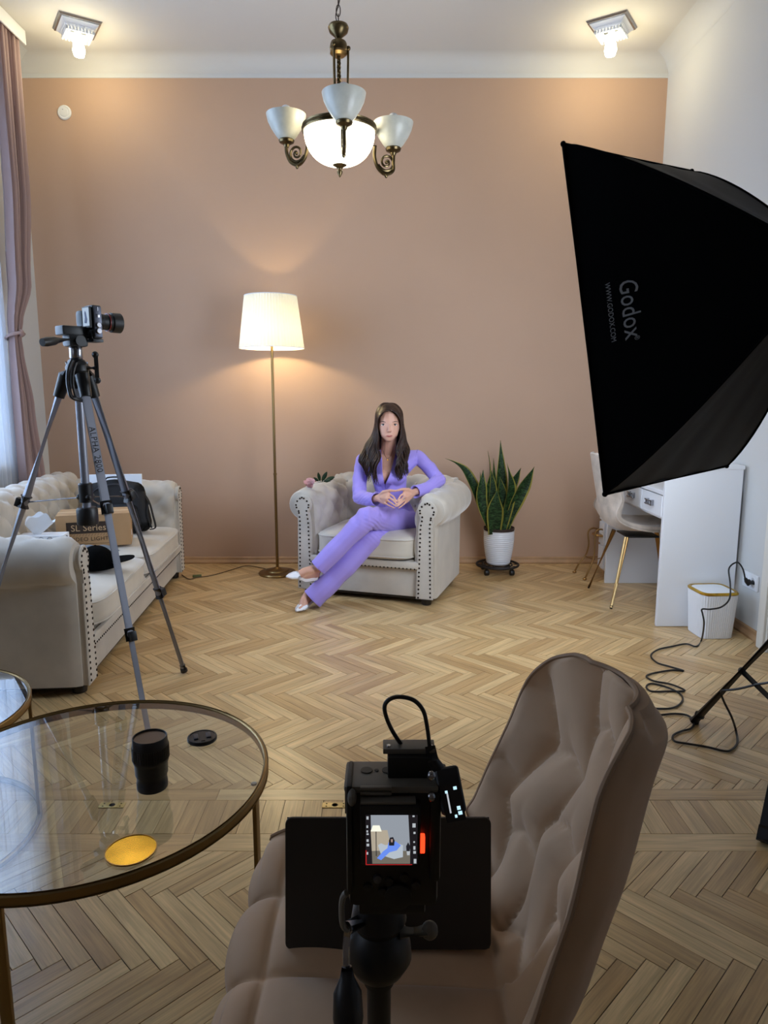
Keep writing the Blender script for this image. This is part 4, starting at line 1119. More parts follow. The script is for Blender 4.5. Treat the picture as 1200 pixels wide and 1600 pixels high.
# ---------------------------------------------------------------- round glass tables with brass frames
def glass_table(label, c, r, h, legs, ringr, arc=None):
    t = thing('glass_table', label, 'table', (c[0], c[1], 0), 0, 'nested round glass tables')
    def ring(z, rr, w, hh, name):
        bm = NB(); n = 96; sec = [(-w/2, -hh/2), (w/2, -hh/2), (w/2, hh/2), (-w/2, hh/2)]
        secb = []
        b = min(w, hh)*.25
        for a, q in ((-w/2, -hh/2), (w/2, -hh/2), (w/2, hh/2), (-w/2, hh/2)):
            sa, sq = math.copysign(b, a), math.copysign(b, q)
            secb += [(a, q-sq), (a-sa, q)] if (a < 0) == (q > 0) else [(a-sa, q), (a, q-sq)]
        rings = [[V(((rr+a)*math.cos(2*PI*k/n), (rr+a)*math.sin(2*PI*k/n), z+q)) for a, q in secb] for k in range(n)]
        rings.append(rings[0]); loft(bm, rings, False); bmesh.ops.remove_doubles(bm, verts=bm.verts, dist=1e-6); fixn(bm)
        return link(name, bm, 'aged_gold', t)
    ring(h-.011, r, .011, .024, 'top_ring')
    if arc:
        bm = NB(); loft(bm, [[V(((ringr+a)*math.cos(R(t)), (ringr+a)*math.sin(R(t)), .009+q)) for a, q in ((-.006,-.009), (.006,-.009), (.006,.009), (-.006,.009))] for t in [arc[0]+(arc[1]-arc[0])*k/60 for k in range(61)]]); fixn(bm)
        link('base_bar', bm, 'aged_gold', t, False)
    else: ring(.009, ringr, .012, .018, 'base_ring')
    for a in legs:
        a = R(a); d = V((math.cos(a), math.sin(a), 0)); bm = NB()
        p0, p1 = d*(r-.002)+V((0,0,h-.02)), d*ringr+V((0,0,.01))
        box(bm, (p0+p1)/2, (.009, .021, p0.z-p1.z), Matrix.Rotation(a, 3, 'Z'), bev=.0015); link('leg', bm, 'aged_gold', t)
    bm = NB(); lathe(bm, [(0, h-.009), (r-.006, h-.009), (r-.006, h-.003), (0, h-.003)], n=96); fixn(bm); link('glass_top', bm, 'glass', t, sharp=30)
    for a in (-3, 95, 178, -85):
        bm = NB(); a = R(a); lathe(bm, [(0, h-.013), (.007, h-.013), (.006, h-.009), (0, h-.009)], (math.cos(a)*(r-.018), math.sin(a)*(r-.018), 0), 12); link('rubber_pad', bm, 'alabaster', t)
    return t
glass_table('larger round glass table with brass rim holding the lens and the gold coaster', (-.65, 1.447), .383, .45, (-9, -91, 171), .378, (-190, -7))
glass_table('smaller round glass table with brass rim half outside the left edge', (-1.37, 1.86), .335, .40, (22, 142, 262), .335)
TZ = .4475
p = FL(237, 1232, TZ)
t = thing('camera_lens', 'black camera lens standing upright on the glass table', 'lens', (p.x, p.y+.006, TZ))
bm = NB(); lathe(bm, [(0, 0), (.031, 0), (.0325, .003), (.0325, .016), (.0315, .018), (.0315, .030), (.034, .034), (.0345, .058), (.0365, .062), (.0375, .066), (.0375, .100), (.0365, .104), (.036, .116), (.0345, .1175), (.0335, .117), (.033, .112), (0, .112)], n=48); fixn(bm); ln = link('barrel', bm, 'black_plastic', t, sharp=50)
bm = NB(); lathe(bm, [(0, .1125), (.0325, .1125), (.0325, .1135), (0, .1137)], n=40); fixn(bm); link('front_filter', bm, 'lens_glass', t)
bm = NB()
for k in range(48):
    a = 2*PI*k/48; box(bm, (.0378*math.cos(a), .0378*math.sin(a), .083), (.0016, .0022, .028), a)
link('focus_grip', bm, 'black_foot', ln, kind='stuff')
p = FL(316, 1156, TZ)
t = thing('lens_cap', 'black pinch lens cap lying on the glass table', 'lens cap', (p.x, p.y, TZ), R(20))
bm = NB(); lathe(bm, [(0, 0), (.034, 0), (.0355, .002), (.0355, .008), (.0345, .010), (.031, .0105), (.0305, .009), (0, .009)], n=48); fixn(bm); link('disc', bm, 'black_plastic', t)
for sx in (-1, 1):
    bm = NB(); box(bm, (sx*.015, 0, .0105), (.011, .026, .003), bev=.001)
    for k in range(4): box(bm, (sx*(.012+k*.0025), 0, .0122), (.0009, .022, .0012))
    link('pinch_grip', bm, 'dark_grey_metal', t)
bm = NB(); box(bm, (0, 0, .0098), (.009, .05, .0018)); link('centre_bar', bm, 'black_plastic', t)
p = FL(205, 1330, TZ)
t = thing('gold_coaster', 'round mirror gold coaster on the glass table', 'coaster', (p.x, p.y, TZ))
bm = NB(); lathe(bm, [(0, 0), (.044, 0), (.0455, .0008), (.0455, .0022), (.0445, .003), (0, .003)], n=56); fixn(bm); link('disc', bm, 'shiny_gold', t)
bm = NB(); lathe(bm, [(.0445, .0028), (.0462, .0028), (.0462, .0042), (.0445, .0042), (.0445, .0028)], n=56); fixn(bm); link('raised_rim', bm, 'gold', t)

# ---------------------------------------------------------------- quilted chair in the foreground
qc = thing('quilted_chair', 'brown velvet quilted chair in the foreground with a laptop on the seat', 'chair', (.02, .95, 0), R(-90))
ctl = [(-.232, .39), (-.245, .43), (-.238, .465), (-.19, .485), (-.08, .482), (.05, .470), (.135, .470), (.185, .492), (.215, .54), (.242, .62), (.270, .70), (.292, .78), (.312, .835), (.324, .862), (.330, .872)]
spq = spline([V((0, a, b)) for a, b in ctl], 13); nq = len(spq)-1
wq = [(.0, .19), (.07, .215), (.14, .232), (.3, .250), (.42, .252), (.5, .245), (.6, .238), (.7, .220), (.8, .192), (.88, .160), (.94, .130), (.98, .100), (1, .08)]
def wat(v):
    for (a, x), (b, y) in zip(wq, wq[1:]):
        if a <= v <= b: return x+(y-x)*(v-a)/(b-a)
    return wq[-1][1]
arcl = [0]
for a, b in zip(spq, spq[1:]): arcl.append(arcl[-1]+(b-a).length)
def qsurf(u, v, puff=True, off=0):
    i = round(v*nq); p = spq[i]; d = (spq[min(nq, i+1)]-spq[max(0, i-1)]).normalized(); n = V((1,0,0)).cross(d)
    un = 2*u-1; w = wat(v); s = arcl[i]
    wrap = sm(.40, .56, v)*(1-.55*sm(.8, 1, v))
    pos = V((un*w, p.y, p.z))
    pos.y -= .072*abs(un)**2.4*wrap
    pos.z += .030*abs(un)**3*sm(.18, .35, v)*(1-sm(.45, .6, v))
    if v < .16: pos.y += .02*abs(un)**3
    if puff:
        edge = min(1, (1-abs(un))/.10)**.5*min(1, (1-v)/.05+.15)**.5*min(1, v/.04+.2)
        aa, bb = un*w/.118, s/.150
        if s > .47:      # zigzag channels and cross seams of the back
            k = .020*math.asin(math.sin(bb*PI*1.05+.4))
            cx = (un*w+k)/.104+.5
            h = abs(math.sin(PI*cx))**.50
            par = math.floor(cx)
            h *= .15+.85*abs(math.sin(PI*(bb*.88+.5*(par % 2)+.30*abs(cx-par-.5))))**.50
        else:
            h = abs(math.sin(PI*(un*w/.165+.5)))**.38*(.25+.75*abs(math.sin(PI*(s/.165+.2)))**.38)
        pos += n*(h-.60)*.030*edge
    return pos+n*off
bm = NB(); grid(bm, lambda u, v: qsurf(u, v), 96, nq); fixn(bm)
o = link('quilted_shell', bm, 'brown_velvet', qc, sharp=None)
# outer shell and the band between
bm = NB()
TK = .052
def outer(u, v):
    un = 2*u-1; p = qsurf(.5+(u-.5)*.97, v, False, 0); i = round(v*nq); d = (spq[min(nq, i+1)]-spq[max(0, i-1)]).normalized(); n = V((1,0,0)).cross(d)
    return p-n*TK*(1-.25*abs(un)**6)*(1-.35*sm(.9, 1, v))
def edge_loop(fn, m=64):
    out = [fn(i/m, 0) for i in range(m)]+[fn(1, j/nq) for j in range(nq)]+[fn(1-i/m, 1) for i in range(m)]+[fn(0, 1-j/nq) for j in range(nq)]
    return out
e0, e1 = edge_loop(lambda u, v: qsurf(u, v, False)), edge_loop(outer)
mid = [(a+b)/2+((a+b)/2-V((0, .05, .55))).normalized()*.008 for a, b in zip(e0, e1)]
loft(bm, [e0+[e0[0]], mid+[mid[0]], e1+[e1[0]]], False, closed=False)
grid(bm, outer, 64, nq); bmesh.ops.remove_doubles(bm, verts=bm.verts, dist=1e-5); fixn(bm); link('outer_shell', bm, 'brown_velvet', qc, sharp=50)
bm = NB(); tube(bm, [a+((a-V((0,.05,.6))).normalized()*.004) for a in e0], .0042, 7, closed=True); link('piping', bm, 'brown_piping', qc)
bm = NB(); box(bm, (0, -.03, .395), (.36, .34, .03), bev=.01); link('seat_frame', bm, 'black_plastic', qc)
for sx in (-1, 1):
    for y0, y1 in ((-.16, -.22), (.10, .22)):
        bm = NB(); tube(bm, [V((sx*.14, y0, .40)), V((sx*.22, y1, .008))], [.015, .010], 12); link('leg', bm, 'black_plastic', qc)

# laptop standing open on its edge on the seat
lp = thing('laptop', 'dark laptop with its lid upright on the brown chair behind the camera', 'laptop', (.006, .905, .487))
Wl, Hl = .298, .192
def rrect(w, h, r, z):
    return [V((sx*(w/2-r)+r*math.cos(R(a)), sy*(h/2-r)+r*math.sin(R(a)), z)) for sx, sy, a0 in ((1,1,0), (-1,1,90), (-1,-1,180), (1,-1,270)) for a in range(a0, a0+91, 15)]
bm = NB(); loft(bm, [rrect(Wl-.002, Hl-.002, .009, -.00275), rrect(Wl, Hl, .010, -.0018), rrect(Wl, Hl, .010, .0018), rrect(Wl-.002, Hl-.002, .009, .00275)]); fixn(bm)
Ml = Matrix.Rotation(R(90-9), 4, 'X'); bm.transform(Matrix.Translation((0, .0, 0)) @ Ml @ Matrix.Translation((0, Hl/2, 0))); lid = link('lid', bm, 'laptop', lp)
bm = NB(); box(bm, (0, 0, 0), (Wl*.985, Hl*.985, .0015)); bm.transform(Ml @ Matrix.Translation((0, Hl/2, -.0030))); link('screen', bm, 'black_plastic', lid, False)
bm = NB(); box(bm, (0, .105, .002), (Wl, .205, .011), bev=.004); link('keyboard_base', bm, 'laptop', lp)
bm = NB()
for r in range(5):
    for c in range(13): box(bm, (-.128+c*.0213, .04+r*.021, .0085), (.018, .017, .002))
link('key', bm, 'black_plastic', lp, kind='stuff')
bm = NB(); tube(bm, [V((-Wl*.36, .003, .002)), V((Wl*.36, .003, .002))], .005, 10); link('hinge', bm, 'black_plastic', lp)

# ---------------------------------------------------------------- camera rig on its tripod right in front of the viewer
CY = .56
rg = thing('film_camera', 'black film camera in a metal cage showing the seated woman on its screen', 'camera', tuple(P(612, 1418, CY)))
def PR(x, y, d=0): return P(x, y, CY+d)
def slab(name, m, parent, x0, y0, x1, y1, d0, d1, bev=.003):      # box whose front face spans the pixels, standing upright
    a, b = P(x0, y0, CY+d0), P(x1, y1, CY+d0)
    bm = NB(); box(bm, ((a.x+b.x)/2, CY+(d0+d1)/2, (a.z+b.z)/2), (abs(b.x-a.x), d1-d0, abs(a.z-b.z)), bev=bev)
    return link(name, bm, m, parent, world=True)
cage = slab('body', 'camera_black', rg, 543, 1236, 684, 1418, 0, .042, .006)
slab('cage_side', 'camera_black', rg, 540, 1228, 552, 1400, -.004, .040, .004)
slab('cage_side', 'camera_black', rg, 672, 1240, 688, 1380, -.004, .040, .004)
# cage top with round holes
a, b = P(548, 1208, CY+.04), P(680, 1208, CY+.04)
ztop = P(560, 1238, CY).z
bm = NB(); box(bm, ((a.x+b.x)/2-.002, CY+.020, ztop+.003), (b.x-a.x+.004, .044, .007), bev=.003); ct = link('cage_top', bm, 'cage_edge', rg, world=True)
for x in (-.030, -.021, -.011, -.003):
    bm = NB(); r = .0052 if x in (-.030, -.011) else .0018; lathe(bm, [(0, 0), (r, 0), (r, .0008), (0, .0008)], (a.x+.045+x, CY+.024, ztop+.0067), 18); link('screw_hole', bm, 'camera_black', ct, world=True)
bm = NB(); prism(bm, [V((P(546, 1232, CY).x-.004, CY+.0, ztop)), V((P(546, 1232, CY).x-.004, CY+.038, ztop)), V((P(546, 1232, CY).x-.004, CY+.038, ztop-.02)), V((P(546, 1232, CY).x-.004, CY, ztop-.02))], (.006,0,0)); fixn(bm); link('cage_corner', bm, 'cage_edge', rg, False, world=True)
# shoe block with the transmitter clamp
cx = P(640, 1190, CY+.03).x
bm = NB(); box(bm, (cx, CY+.026, ztop+.016), (.040, .030, .020), bev=.002); sb2 = link('shoe_block', bm, 'camera_black', rg, world=True)
bm = NB(); box(bm, (cx-.001, CY+.026, ztop+.0285), (.046, .018, .005), bev=.001); link('shoe_clamp', bm, 'cage_edge', sb2, world=True)
for dx in (-.019, .018):
    bm = NB(); lathe(bm, [(0,0), (.0022,0), (.0018,.0012), (0,.0012)], (cx+dx, CY+.022, ztop+.031), 10); link('screw', bm, 'steel', sb2, world=True)
# grip ridges and the hinge of the screen
rd = NB()
for k in range(4):
    pa, pb = P(563, 1231+k*8-2, CY), P(612, 1231+k*8-2, CY); box(rd, ((pa.x+pb.x)/2, CY-.002, pa.z), (pb.x-pa.x, .004, .0028), bev=.0008)
link('grip_ridge', rd, 'cage_edge', rg, world=True, kind='stuff')
slab('rear_ledge', 'cage_edge', rg, 563, 1253, 650, 1258, -.010, .0, .001)
scr = slab('screen_frame', 'black_plastic', rg, 562, 1260, 657, 1353, -.012, 0, .003)
# the flat picture on the monitor
def scr_pt(u, v, off=0):       # u right, v down inside the picture area
    x0, y0, x1, y1 = 571, 1273, 652, 1350
    a, b = P(x0, y0, CY-.0125), P(x1, y1, CY-.0125); return V((a.x+(b.x-a.x)*u, a.y-off, a.z+(b.z-a.z)*v))
def scr_poly(pts, m, off, name='picture_shape'):
    bm = NB(); prism(bm, [scr_pt(u, v, off) for u, v in pts], (0, .0002, 0)); fixn(bm); return link(name, bm, m, scr, False, world=True)
for nm, col, st_ in (('scr_wall', (.40,.44,.50,1), .8), ('scr_floor', (.30,.27,.22,1), .6), ('scr_lamp', (.95,.95,.80,1), 1.1), ('scr_sofa', (.55,.62,.70,1), .9), ('scr_suit', (.16,.30,.95,1), 1.0), ('scr_dark', (.03,.03,.04,1), .6),
                     ('scr_skin', (.6,.4,.35,1), .7), ('scr_red', (.7,.03,.03,1), .6), ('scr_icon', (.7,.75,.8,1), .7), ('scr_bg', (.03,.025,.03,1), .5), ('scr_warm', (.60,.52,.40,1), .8)): emit(nm, col, st_)
scr_poly([(0,0),(1,0),(1,1),(0,1)], 'scr_bg', .0004)
scr_poly([(.10,.0),(.82,.0),(.86,.72),(.12,.72)], 'scr_wall', .0007)
scr_poly([(.10,.30),(.42,.30),(.50,.70),(.12,.72)], 'scr_warm', .0009)
scr_poly([(.12,.72),(.86,.72),(.86,.98),(.13,.98)], 'scr_floor', .0009)
scr_poly([(.14,.20),(.27,.20),(.31,.32),(.10,.32)], 'scr_lamp', .0012)
scr_poly([(.195,.32),(.21,.32),(.215,.82),(.20,.82)], 'scr_dark', .0011)
scr_poly([(.24,.60),(.30,.56),(.38,.60),(.60,.56),(.72,.60),(.72,.84),(.55,.88),(.30,.80)], 'scr_sofa', .0012)
scr_poly([(.44,.54),(.58,.52),(.68,.60),(.60,.70),(.46,.74),(.30,.90),(.22,.86),(.34,.72),(.42,.66)], 'scr_suit', .0014)
scr_poly([(.47,.44),(.53,.43),(.56,.50),(.55,.60),(.45,.60),(.45,.50)], 'scr_dark', .0016)
scr_poly([(.485,.47),(.525,.47),(.52,.53),(.49,.53)], 'scr_skin', .0018)
scr_poly([(.78,.62),(.82,.54),(.86,.62),(.85,.74),(.79,.74)], 'scr_dark', .0012)
scr_poly([(.79,.72),(.86,.72),(.85,.80),(.80,.80)], 'scr_icon', .0013)
scr_poly([(.0,.985),(.90,.985),(.90,1),(.0,1)], 'scr_red', .0014); scr_poly([(.0,.70),(.02,.70),(.02,1),(.0,1)], 'scr_red', .0014)
for k, (u, v, w, hh) in enumerate(((.02,.02,.04,.06), (.02,.20,.03,.05), (.02,.30,.03,.04), (.02,.36,.04,.03), (.02,.48,.04,.05), (.02,.57,.05,.05), (.02,.74,.03,.05),
                                   (.90,.00,.04,.03), (.90,.16,.06,.08), (.92,.33,.04,.04), (.92,.52,.03,.03), (.92,.62,.04,.07), (.92,.72,.05,.05), (.93,.88,.05,.09))):
    scr_poly([(u,v),(u+w,v),(u+w,v+hh),(u,v+hh)], 'scr_icon', .0012, 'screen_icon')
slab('record_light', 'red_led', rg, 656, 1308, 664, 1334, -.006, 0, .001)
for k, (x, y) in enumerate(((590, 1372), (608, 1376), (632, 1370), (650, 1382), (598, 1392), (575, 1385))):
    bm = NB(); lathe(bm, [(0, 0), (.0042, 0), (.0038, .0025), (0, .003)], P(x, y, CY), 12, axis=(0,-1,0)); link('button', bm, 'dark_grey_metal' if k == 0 else 'black_plastic', rg, world=True)
bm = NB(); lathe(bm, [(0, 0), (.012, 0), (.012, .004), (.009, .005), (0, .005)], P(622, 1398, CY), 24, axis=(0,-1,0)); link('control_wheel', bm, 'camera_black', rg, world=True)
bm = NB(); lathe(bm, [(0, 0), (.027, 0), (.028, .004), (.028, .026), (.030, .028), (.030, .048), (.027, .048), (.024, .044), (0, .042)], P(612, 1340, CY)+V((0,.041,-.004)), 36, axis=(0,1,0)); fixn(bm); link('lens', bm, 'camera_black', rg, world=True)
bm = NB(); pts = [P(542, 1395, CY), P(536, 1402, CY), P(534, 1420, CY), P(536, 1445, CY), P(545, 1452, CY)]; tube(bm, spline(pts, 4), .004, 8, flat=.7); link('quick_lock', bm, 'cage_edge', rg, world=True)
bm = NB(); sphere(bm, P(550, 1246, CY-.004), .006, 10, 8, scale=(.7,1,1.3)); link('strap_lug', bm, 'cage_edge', rg, world=True)
for y in (1212, 1245):
    bm = NB(); sphere(bm, P(674, y, CY-.004), .004, 10, 8, scale=(1,1,1.1)); link('cage_bolt', bm, 'steel', rg, world=True)

tm = thing('wireless_transmitter', 'small black transmitter with lit display clipped beside the film camera', 'transmitter', tuple(P(705, 1240, CY+.01)))
top_, bot_ = P(696, 1198, CY+.015), P(710, 1272, CY-.005)
dd = (bot_-top_).normalized(); tx_, ty_, _ = frame_of(dd, V((0,-1,0)))
tx_ = V((1,0,0)); tx_ = (tx_-dd*tx_.dot(dd)).normalized(); ty_ = dd.cross(tx_).normalized()
Mt = Matrix((tx_, ty_, dd)).transposed()
bm = NB(); box(bm, (top_+bot_)/2, (.0215, .014, (bot_-top_).length), Mt, bev=.004, seg=3); bd = link('housing', bm, 'black_plastic', tm, world=True)
fr_ = ty_ if ty_.y < 0 else -ty_
cc = (top_+bot_)/2+dd*.010+fr_*.0071
bm = NB(); box(bm, cc, (.017, .0006, .030), Mt); link('display', bm, 'black_foot', tm, False, world=True)
for (u, v_, w, h_, mm) in ((-.004, -.009, .0022, .0022, 'oled'), (.004, -.011, .003, .0026, 'oled'), (-.0035, .0, .0014, .016, 'scr_icon'), (.004, .005, .003, .003, 'oled'), (.0045, .009, .0034, .0028, 'oled'), (.0005, .011, .002, .0024, 'oled')):
    bm = NB(); box(bm, cc+tx_*u+dd*v_+fr_*.0005, (w, .0004, h_), Mt); link('display_icon', bm, mm, tm, False, world=True)
bm = NB(); c0 = P(672, 1166, CY+.02); tube(bm, [c0, c0+dd*.012, P(686, 1198, CY+.015)+dd*.004], [.0048, .0056, .0062], 12); link('cable_plug', bm, 'black_plastic', tm, world=True)
bm = NB(); box(bm, P(684, 1215, CY+.02), (.016, .02, .018), bev=.003); link('clip', bm, 'black_plastic', tm, world=True)
kb = thing('audio_cable', 'short black cable looping above the film camera', 'cable', tuple(P(640, 1185, CY+.03)))
bm = NB(); tube(bm, spline([P(643, 1186, CY+.035), P(630, 1168, CY+.03), P(612, 1140, CY+.02), P(602, 1115, CY+.015), P(602, 1100, CY+.015), P(612, 1091, CY+.015), P(628, 1089, CY+.015), P(648, 1095, CY+.015), P(662, 1112, CY+.017), P(668, 1140, CY+.02), P(671, 1164, CY+.02), P(673, 1170, CY+.02)], 7), .0019, 8)
link('cord', bm, 'cord', kb, world=True)

rt = thing('camera_monopod', 'black tripod column carrying the film camera in the foreground', 'tripod', (P(592, 1500, CY+.03).x, CY+.03, 0))
bx = rt.location.x; zc_ = P(612, 1418, CY).z
bm = NB(); box(bm, (.012, 0, zc_-.006), (.060, .05, .012), bev=.003); link('quick_plate', bm, 'black_plastic', rt)
bm = NB(); zq = zc_-.012; lathe(bm, [(0, zq), (.020, zq), (.024, zq-.010), (.026, zq-.022), (.022, zq-.03), (.026, zq-.036), (.030, zq-.048), (.031, zq-.062), (.024, zq-.075), (.0145, zq-.082), (.0145, zq-.09), (0, zq-.09)], n=32); fixn(bm); link('ball_head', bm, 'black_plastic', rt)
bm = NB(); tube(bm, [V((.02, -.01, zq-.03)), V((.045, -.012, zq-.026))], .006, 10); sphere(bm, V((.047, -.012, zq-.026)), .008, 10, 8, scale=(1,.8,1.2)); link('knob', bm, 'cage_edge', rt)
bm = NB(); lathe(bm, [(.0105, .50), (.0115, zq-.08), (0, zq-.08)], n=20); lathe(bm, [(0,.50),(.0105,.50)], n=20); link('column', bm, 'black_plastic', rt)
bm = NB(); ph = [P(543, 1450, CY)-rt.location, P(541, 1478, CY-.005)-rt.location, P(541, 1512, CY-.01)-rt.location]; tube(bm, ph, .0032, 8); tube(bm, [V((0, 0, zq-.015)), ph[0]], .006, 8); link('pan_rod', bm, 'steel', rt)
g0, g1 = P(542, 1510, CY-.01)-rt.location, P(545, 1625, CY-.03)-rt.location
bm = NB(); tube(bm, [g0, g0+(g1-g0)*.15, g0+(g1-g0)*.35, g0+(g1-g0)*.7, g1], [.0045, .0065, .0125, .0135, .010], 14); link('pan_grip', bm, 'black_plastic', rt)
bm = NB(); lathe(bm, [(0, .46), (.03, .46), (.036, .49), (.03, .53), (.014, .54), (0, .54)], n=24); fixn(bm); link('shoulder', bm, 'black_plastic', rt)
for a in (-90, 35, 145):
    d = V((math.cos(R(a)), math.sin(R(a)), 0)); rr_ = .26 if a < 0 else .12
    bm = NB(); tube(bm, [d*.02+V((0,0,.49)), d*rr_+V((0,0,.012))], [.012, .009], 10); link('leg', bm, 'black_plastic', rt)
#@@PART4
# ---------------------------------------------------------------- things lying on the sofa
SZ = .418
def local_thing(name, label, cat, x, y, z, rz=0, group=None): return thing(name, label, cat, (x, y, z), rz, group)
cb = local_thing('cardboard_box', 'brown cardboard box with a dark printed label on the sofa', 'box', -1.708, 4.10, SZ, R(17.5))
bw, bd, bh = .40, .25, .185
bm = NB(); box(bm, (0,0,bh/2), (bw, bd, bh), bev=.004); cbb = link('carton', bm, 'cardboard', cb)
for sy in (-1, 1):
    bm = NB(); box(bm, (0, sy*bd/4, bh+.0015), (bw-.004, bd/2-.002, .003), bev=.001); link('flap', bm, 'cardboard', cb)
bm = NB(); box(bm, (0, 0, bh+.0035), (bw, .045, .001)); box(bm, (bw/2+.0006, 0, bh-.03), (.001, .045, .06)); link('tape', bm, 'print_light', cb)
def quad(name, m, par, x0, z0, x1, z1, y, mi=.0008): 
    bm = NB(); box(bm, ((x0+x1)/2, y, (z0+z1)/2), (x1-x0, mi, z1-z0)); return link(name, bm, m, par, False)
yf = -bd/2-.0006
lb = quad('printed_label', 'cardboard_dark', cbb, -.145, .080, .090, .147, yf)
bm = NB(); text_into(bm, 'SL Series', .052, lambda c: V((-.027+c.x, yf-.0008-c.z, .111+c.y)), .0002); link('lettering', bm, 'print_light', cbb, False)
bm = NB(); text_into(bm, 'VIDEO LIGHT', .032, lambda c: V((-.027+c.x, yf-.0004-c.z, .046+c.y)), .0002, 1.1)
for a, b in (((-.145,.018),(.090,.020)), ((.089,.018),(.091,.082)), ((-.147,.018),(-.145,.082))): box(bm, ((a[0]+b[0])/2, yf, (a[1]+b[1])/2), (b[0]-a[0], .0006, b[1]-a[1]))
for k in range(15):
    if k < 15: box(bm, (-.138+k*.016, yf, .071), (.0015, .0005, .014), Matrix.Rotation(R(35), 3, 'Y'))
link('lettering', bm, 'cardboard_dark', cbb, False)
bm = NB(); text_into(bm, 'LIGHT', .03, lambda c: V((bw/2+.0012+c.z, .055+c.y, .09+c.x)), .0002); link('lettering', bm, 'cardboard_dark', cbb, False)
bm = NB(); box(bm, (bw/2+.001, -.04, .06), (.0008, .028, .03)); link('sticker', bm, 'paper', cbb, False)

bp = local_thing('backpack', 'black backpack standing behind the cardboard box', 'backpack', -1.70, 4.42, SZ, R(10))
bm = NB(); hull(bm, ((-.16,0,.06), (.05,.07,.06)), ((.16,0,.06), (.05,.07,.06)), ((-.12,.0,.25), (.06,.06,.07)), ((.12,0,.25), (.06,.06,.07)), ((0,0,.29), (.1,.05,.05)))
link('main_bag', bm, 'backpack', bp, sharp=None)
bm = NB(); hull(bm, ((-.12,-.06,.05), (.04,.03,.05)), ((.12,-.06,.05), (.04,.03,.05)), ((-.1,-.055,.15), (.04,.03,.04)), ((.1,-.055,.15), (.04,.03,.04))); link('front_pocket', bm, 'backpack', bp, sharp=None)
bm = NB(); tube(bm, spline([(-.06,-.01,.325), (-.04,-.01,.352), (.04,-.01,.352), (.06,-.01,.325)], 5), .008, 8, flat=.6); link('top_handle', bm, 'backpack', bp)
bm = NB(); tube(bm, spline([(-.17,-.045,.10), (-.13,-.055,.26), (0,-.055,.315), (.13,-.055,.26), (.17,-.045,.10)], 8), .004, 6); link('zip', bm, 'dark_grey_metal', bp)
bm = NB(); tube(bm, spline([(.15,0,.27), (.20,-.02,.20), (.225,-.03,.10), (.235,-.03,.03), (.20,-.02,.015)], 6), .011, 8, flat=.35); tube(bm, spline([(.20,-.02,.20), (.19,-.05,.12), (.215,-.05,.03)], 5), .006, 6); link('strap', bm, 'backpack', bp)
wb = local_thing('white_board', 'thin white board propped behind the backpack against the sofa arm', 'board', -1.79, 4.60, SZ, R(8))
bm = NB(); box(bm, (0, 0, .176), (.385, .022, .35), bev=.004); link('board', bm, 'paper', wb)

tb = local_thing('tissue_box', 'white tissue box with grey rings and a pulled up tissue', 'tissue box', -1.875, 3.80, SZ, R(8))
bm = NB(); box(bm, (0,0,.055), (.24, .115, .11), bev=.003); tbb = link('carton', bm, 'paper', tb)
k = 0
for x in (-.095, -.05, -.005, .04, .085):
    for z in (.032, .082):
        bm = NB(); r = .020; tube(bm, [V((x+(.0 if z < .05 else .012)+r*math.cos(a)*.8, -.0585, z+r*math.sin(a))) for a in [2*PI*j/20 for j in range(20)]], .0022, 5, closed=True); link('printed_ring', bm, 'paper_grey', tbb)
for z in (.032, .08):
    bm = NB(); tube(bm, [V((.1206, .0+.024*math.cos(a), z+.018*math.sin(a))) for a in [2*PI*j/20 for j in range(20)]], .0022, 5, closed=True); link('printed_ring', bm, 'blue_print', tbb)
bm = NB()
def tis(u, v):
    a = 2*PI*u; r = .012+.055*v; z = .105+.095*v*(1-.25*math.sin(a*2+1))+.012*math.sin(a*5)*v
    return V((-.03+r*math.cos(a)*1.15+.02*v, .5*r*math.sin(a)+.012*math.sin(a*3)*v, z))
grid(bm, tis, 40, 8); link('tissue', bm, 'paper', tb, sharp=25)

cp_ = local_thing('black_cap', 'black cap with its brim pointing at the sofa front', 'cap', -1.455, 3.47, SZ+.004, R(15))
bm = NB()
def dome(u, v):
    a = 2*PI*u; b = v*PI/2; return V((.095*math.cos(a)*math.cos(b), .088*math.sin(a)*math.cos(b), .112*math.sin(b)**.85))
grid(bm, dome, 32, 12); bmesh.ops.remove_doubles(bm, verts=bm.verts, dist=1e-5); bmesh.ops.holes_fill(bm, edges=[e for e in bm.edges if e.is_boundary]); fixn(bm); link('crown', bm, 'black_fabric', cp_, sharp=None)
bm = NB(); out = [V((.070+.115*math.cos(R(a))**.7*.999 if abs(a) < 90 else .07, .080*math.sin(R(a)), .030+.012*math.cos(R(a)))) for a in range(-88, 89, 8)]
prism(bm, out, (0,0,.005)); fixn(bm); link('brim', bm, 'black_fabric', cp_)
bm = NB(); sphere(bm, (0,0,.112), .007, 8, 6, scale=(1,1,.5)); link('top_button', bm, 'black_fabric', cp_)
rf = local_thing('silver_pouch', 'crumpled silver and white pouch lying between the cap and the cardboard box', 'pouch', -1.56, 3.66, SZ)
bm = NB(); grid(bm, lambda u, v: V(((u-.5)*.26, (v-.5)*.15+.02*math.sin(u*9), .052+.03*math.sin(u*PI)*math.sin(v*PI)+.014*noise.noise(V((u*7, v*6, 1)))-.05*abs(v-.5))), 26, 14)
bmesh.ops.solidify(bm, geom=list(bm.faces), thickness=.03); fixn(bm); link('pouch', bm, 'paper_grey', rf, sharp=None)
bm = NB(); tube(bm, spline([(-.13,-.075,.035), (-.05,-.078,.062), (.05,-.078,.058), (.13,-.07,.03)], 6), .005, 6); link('edge_band', bm, 'steel', rf)

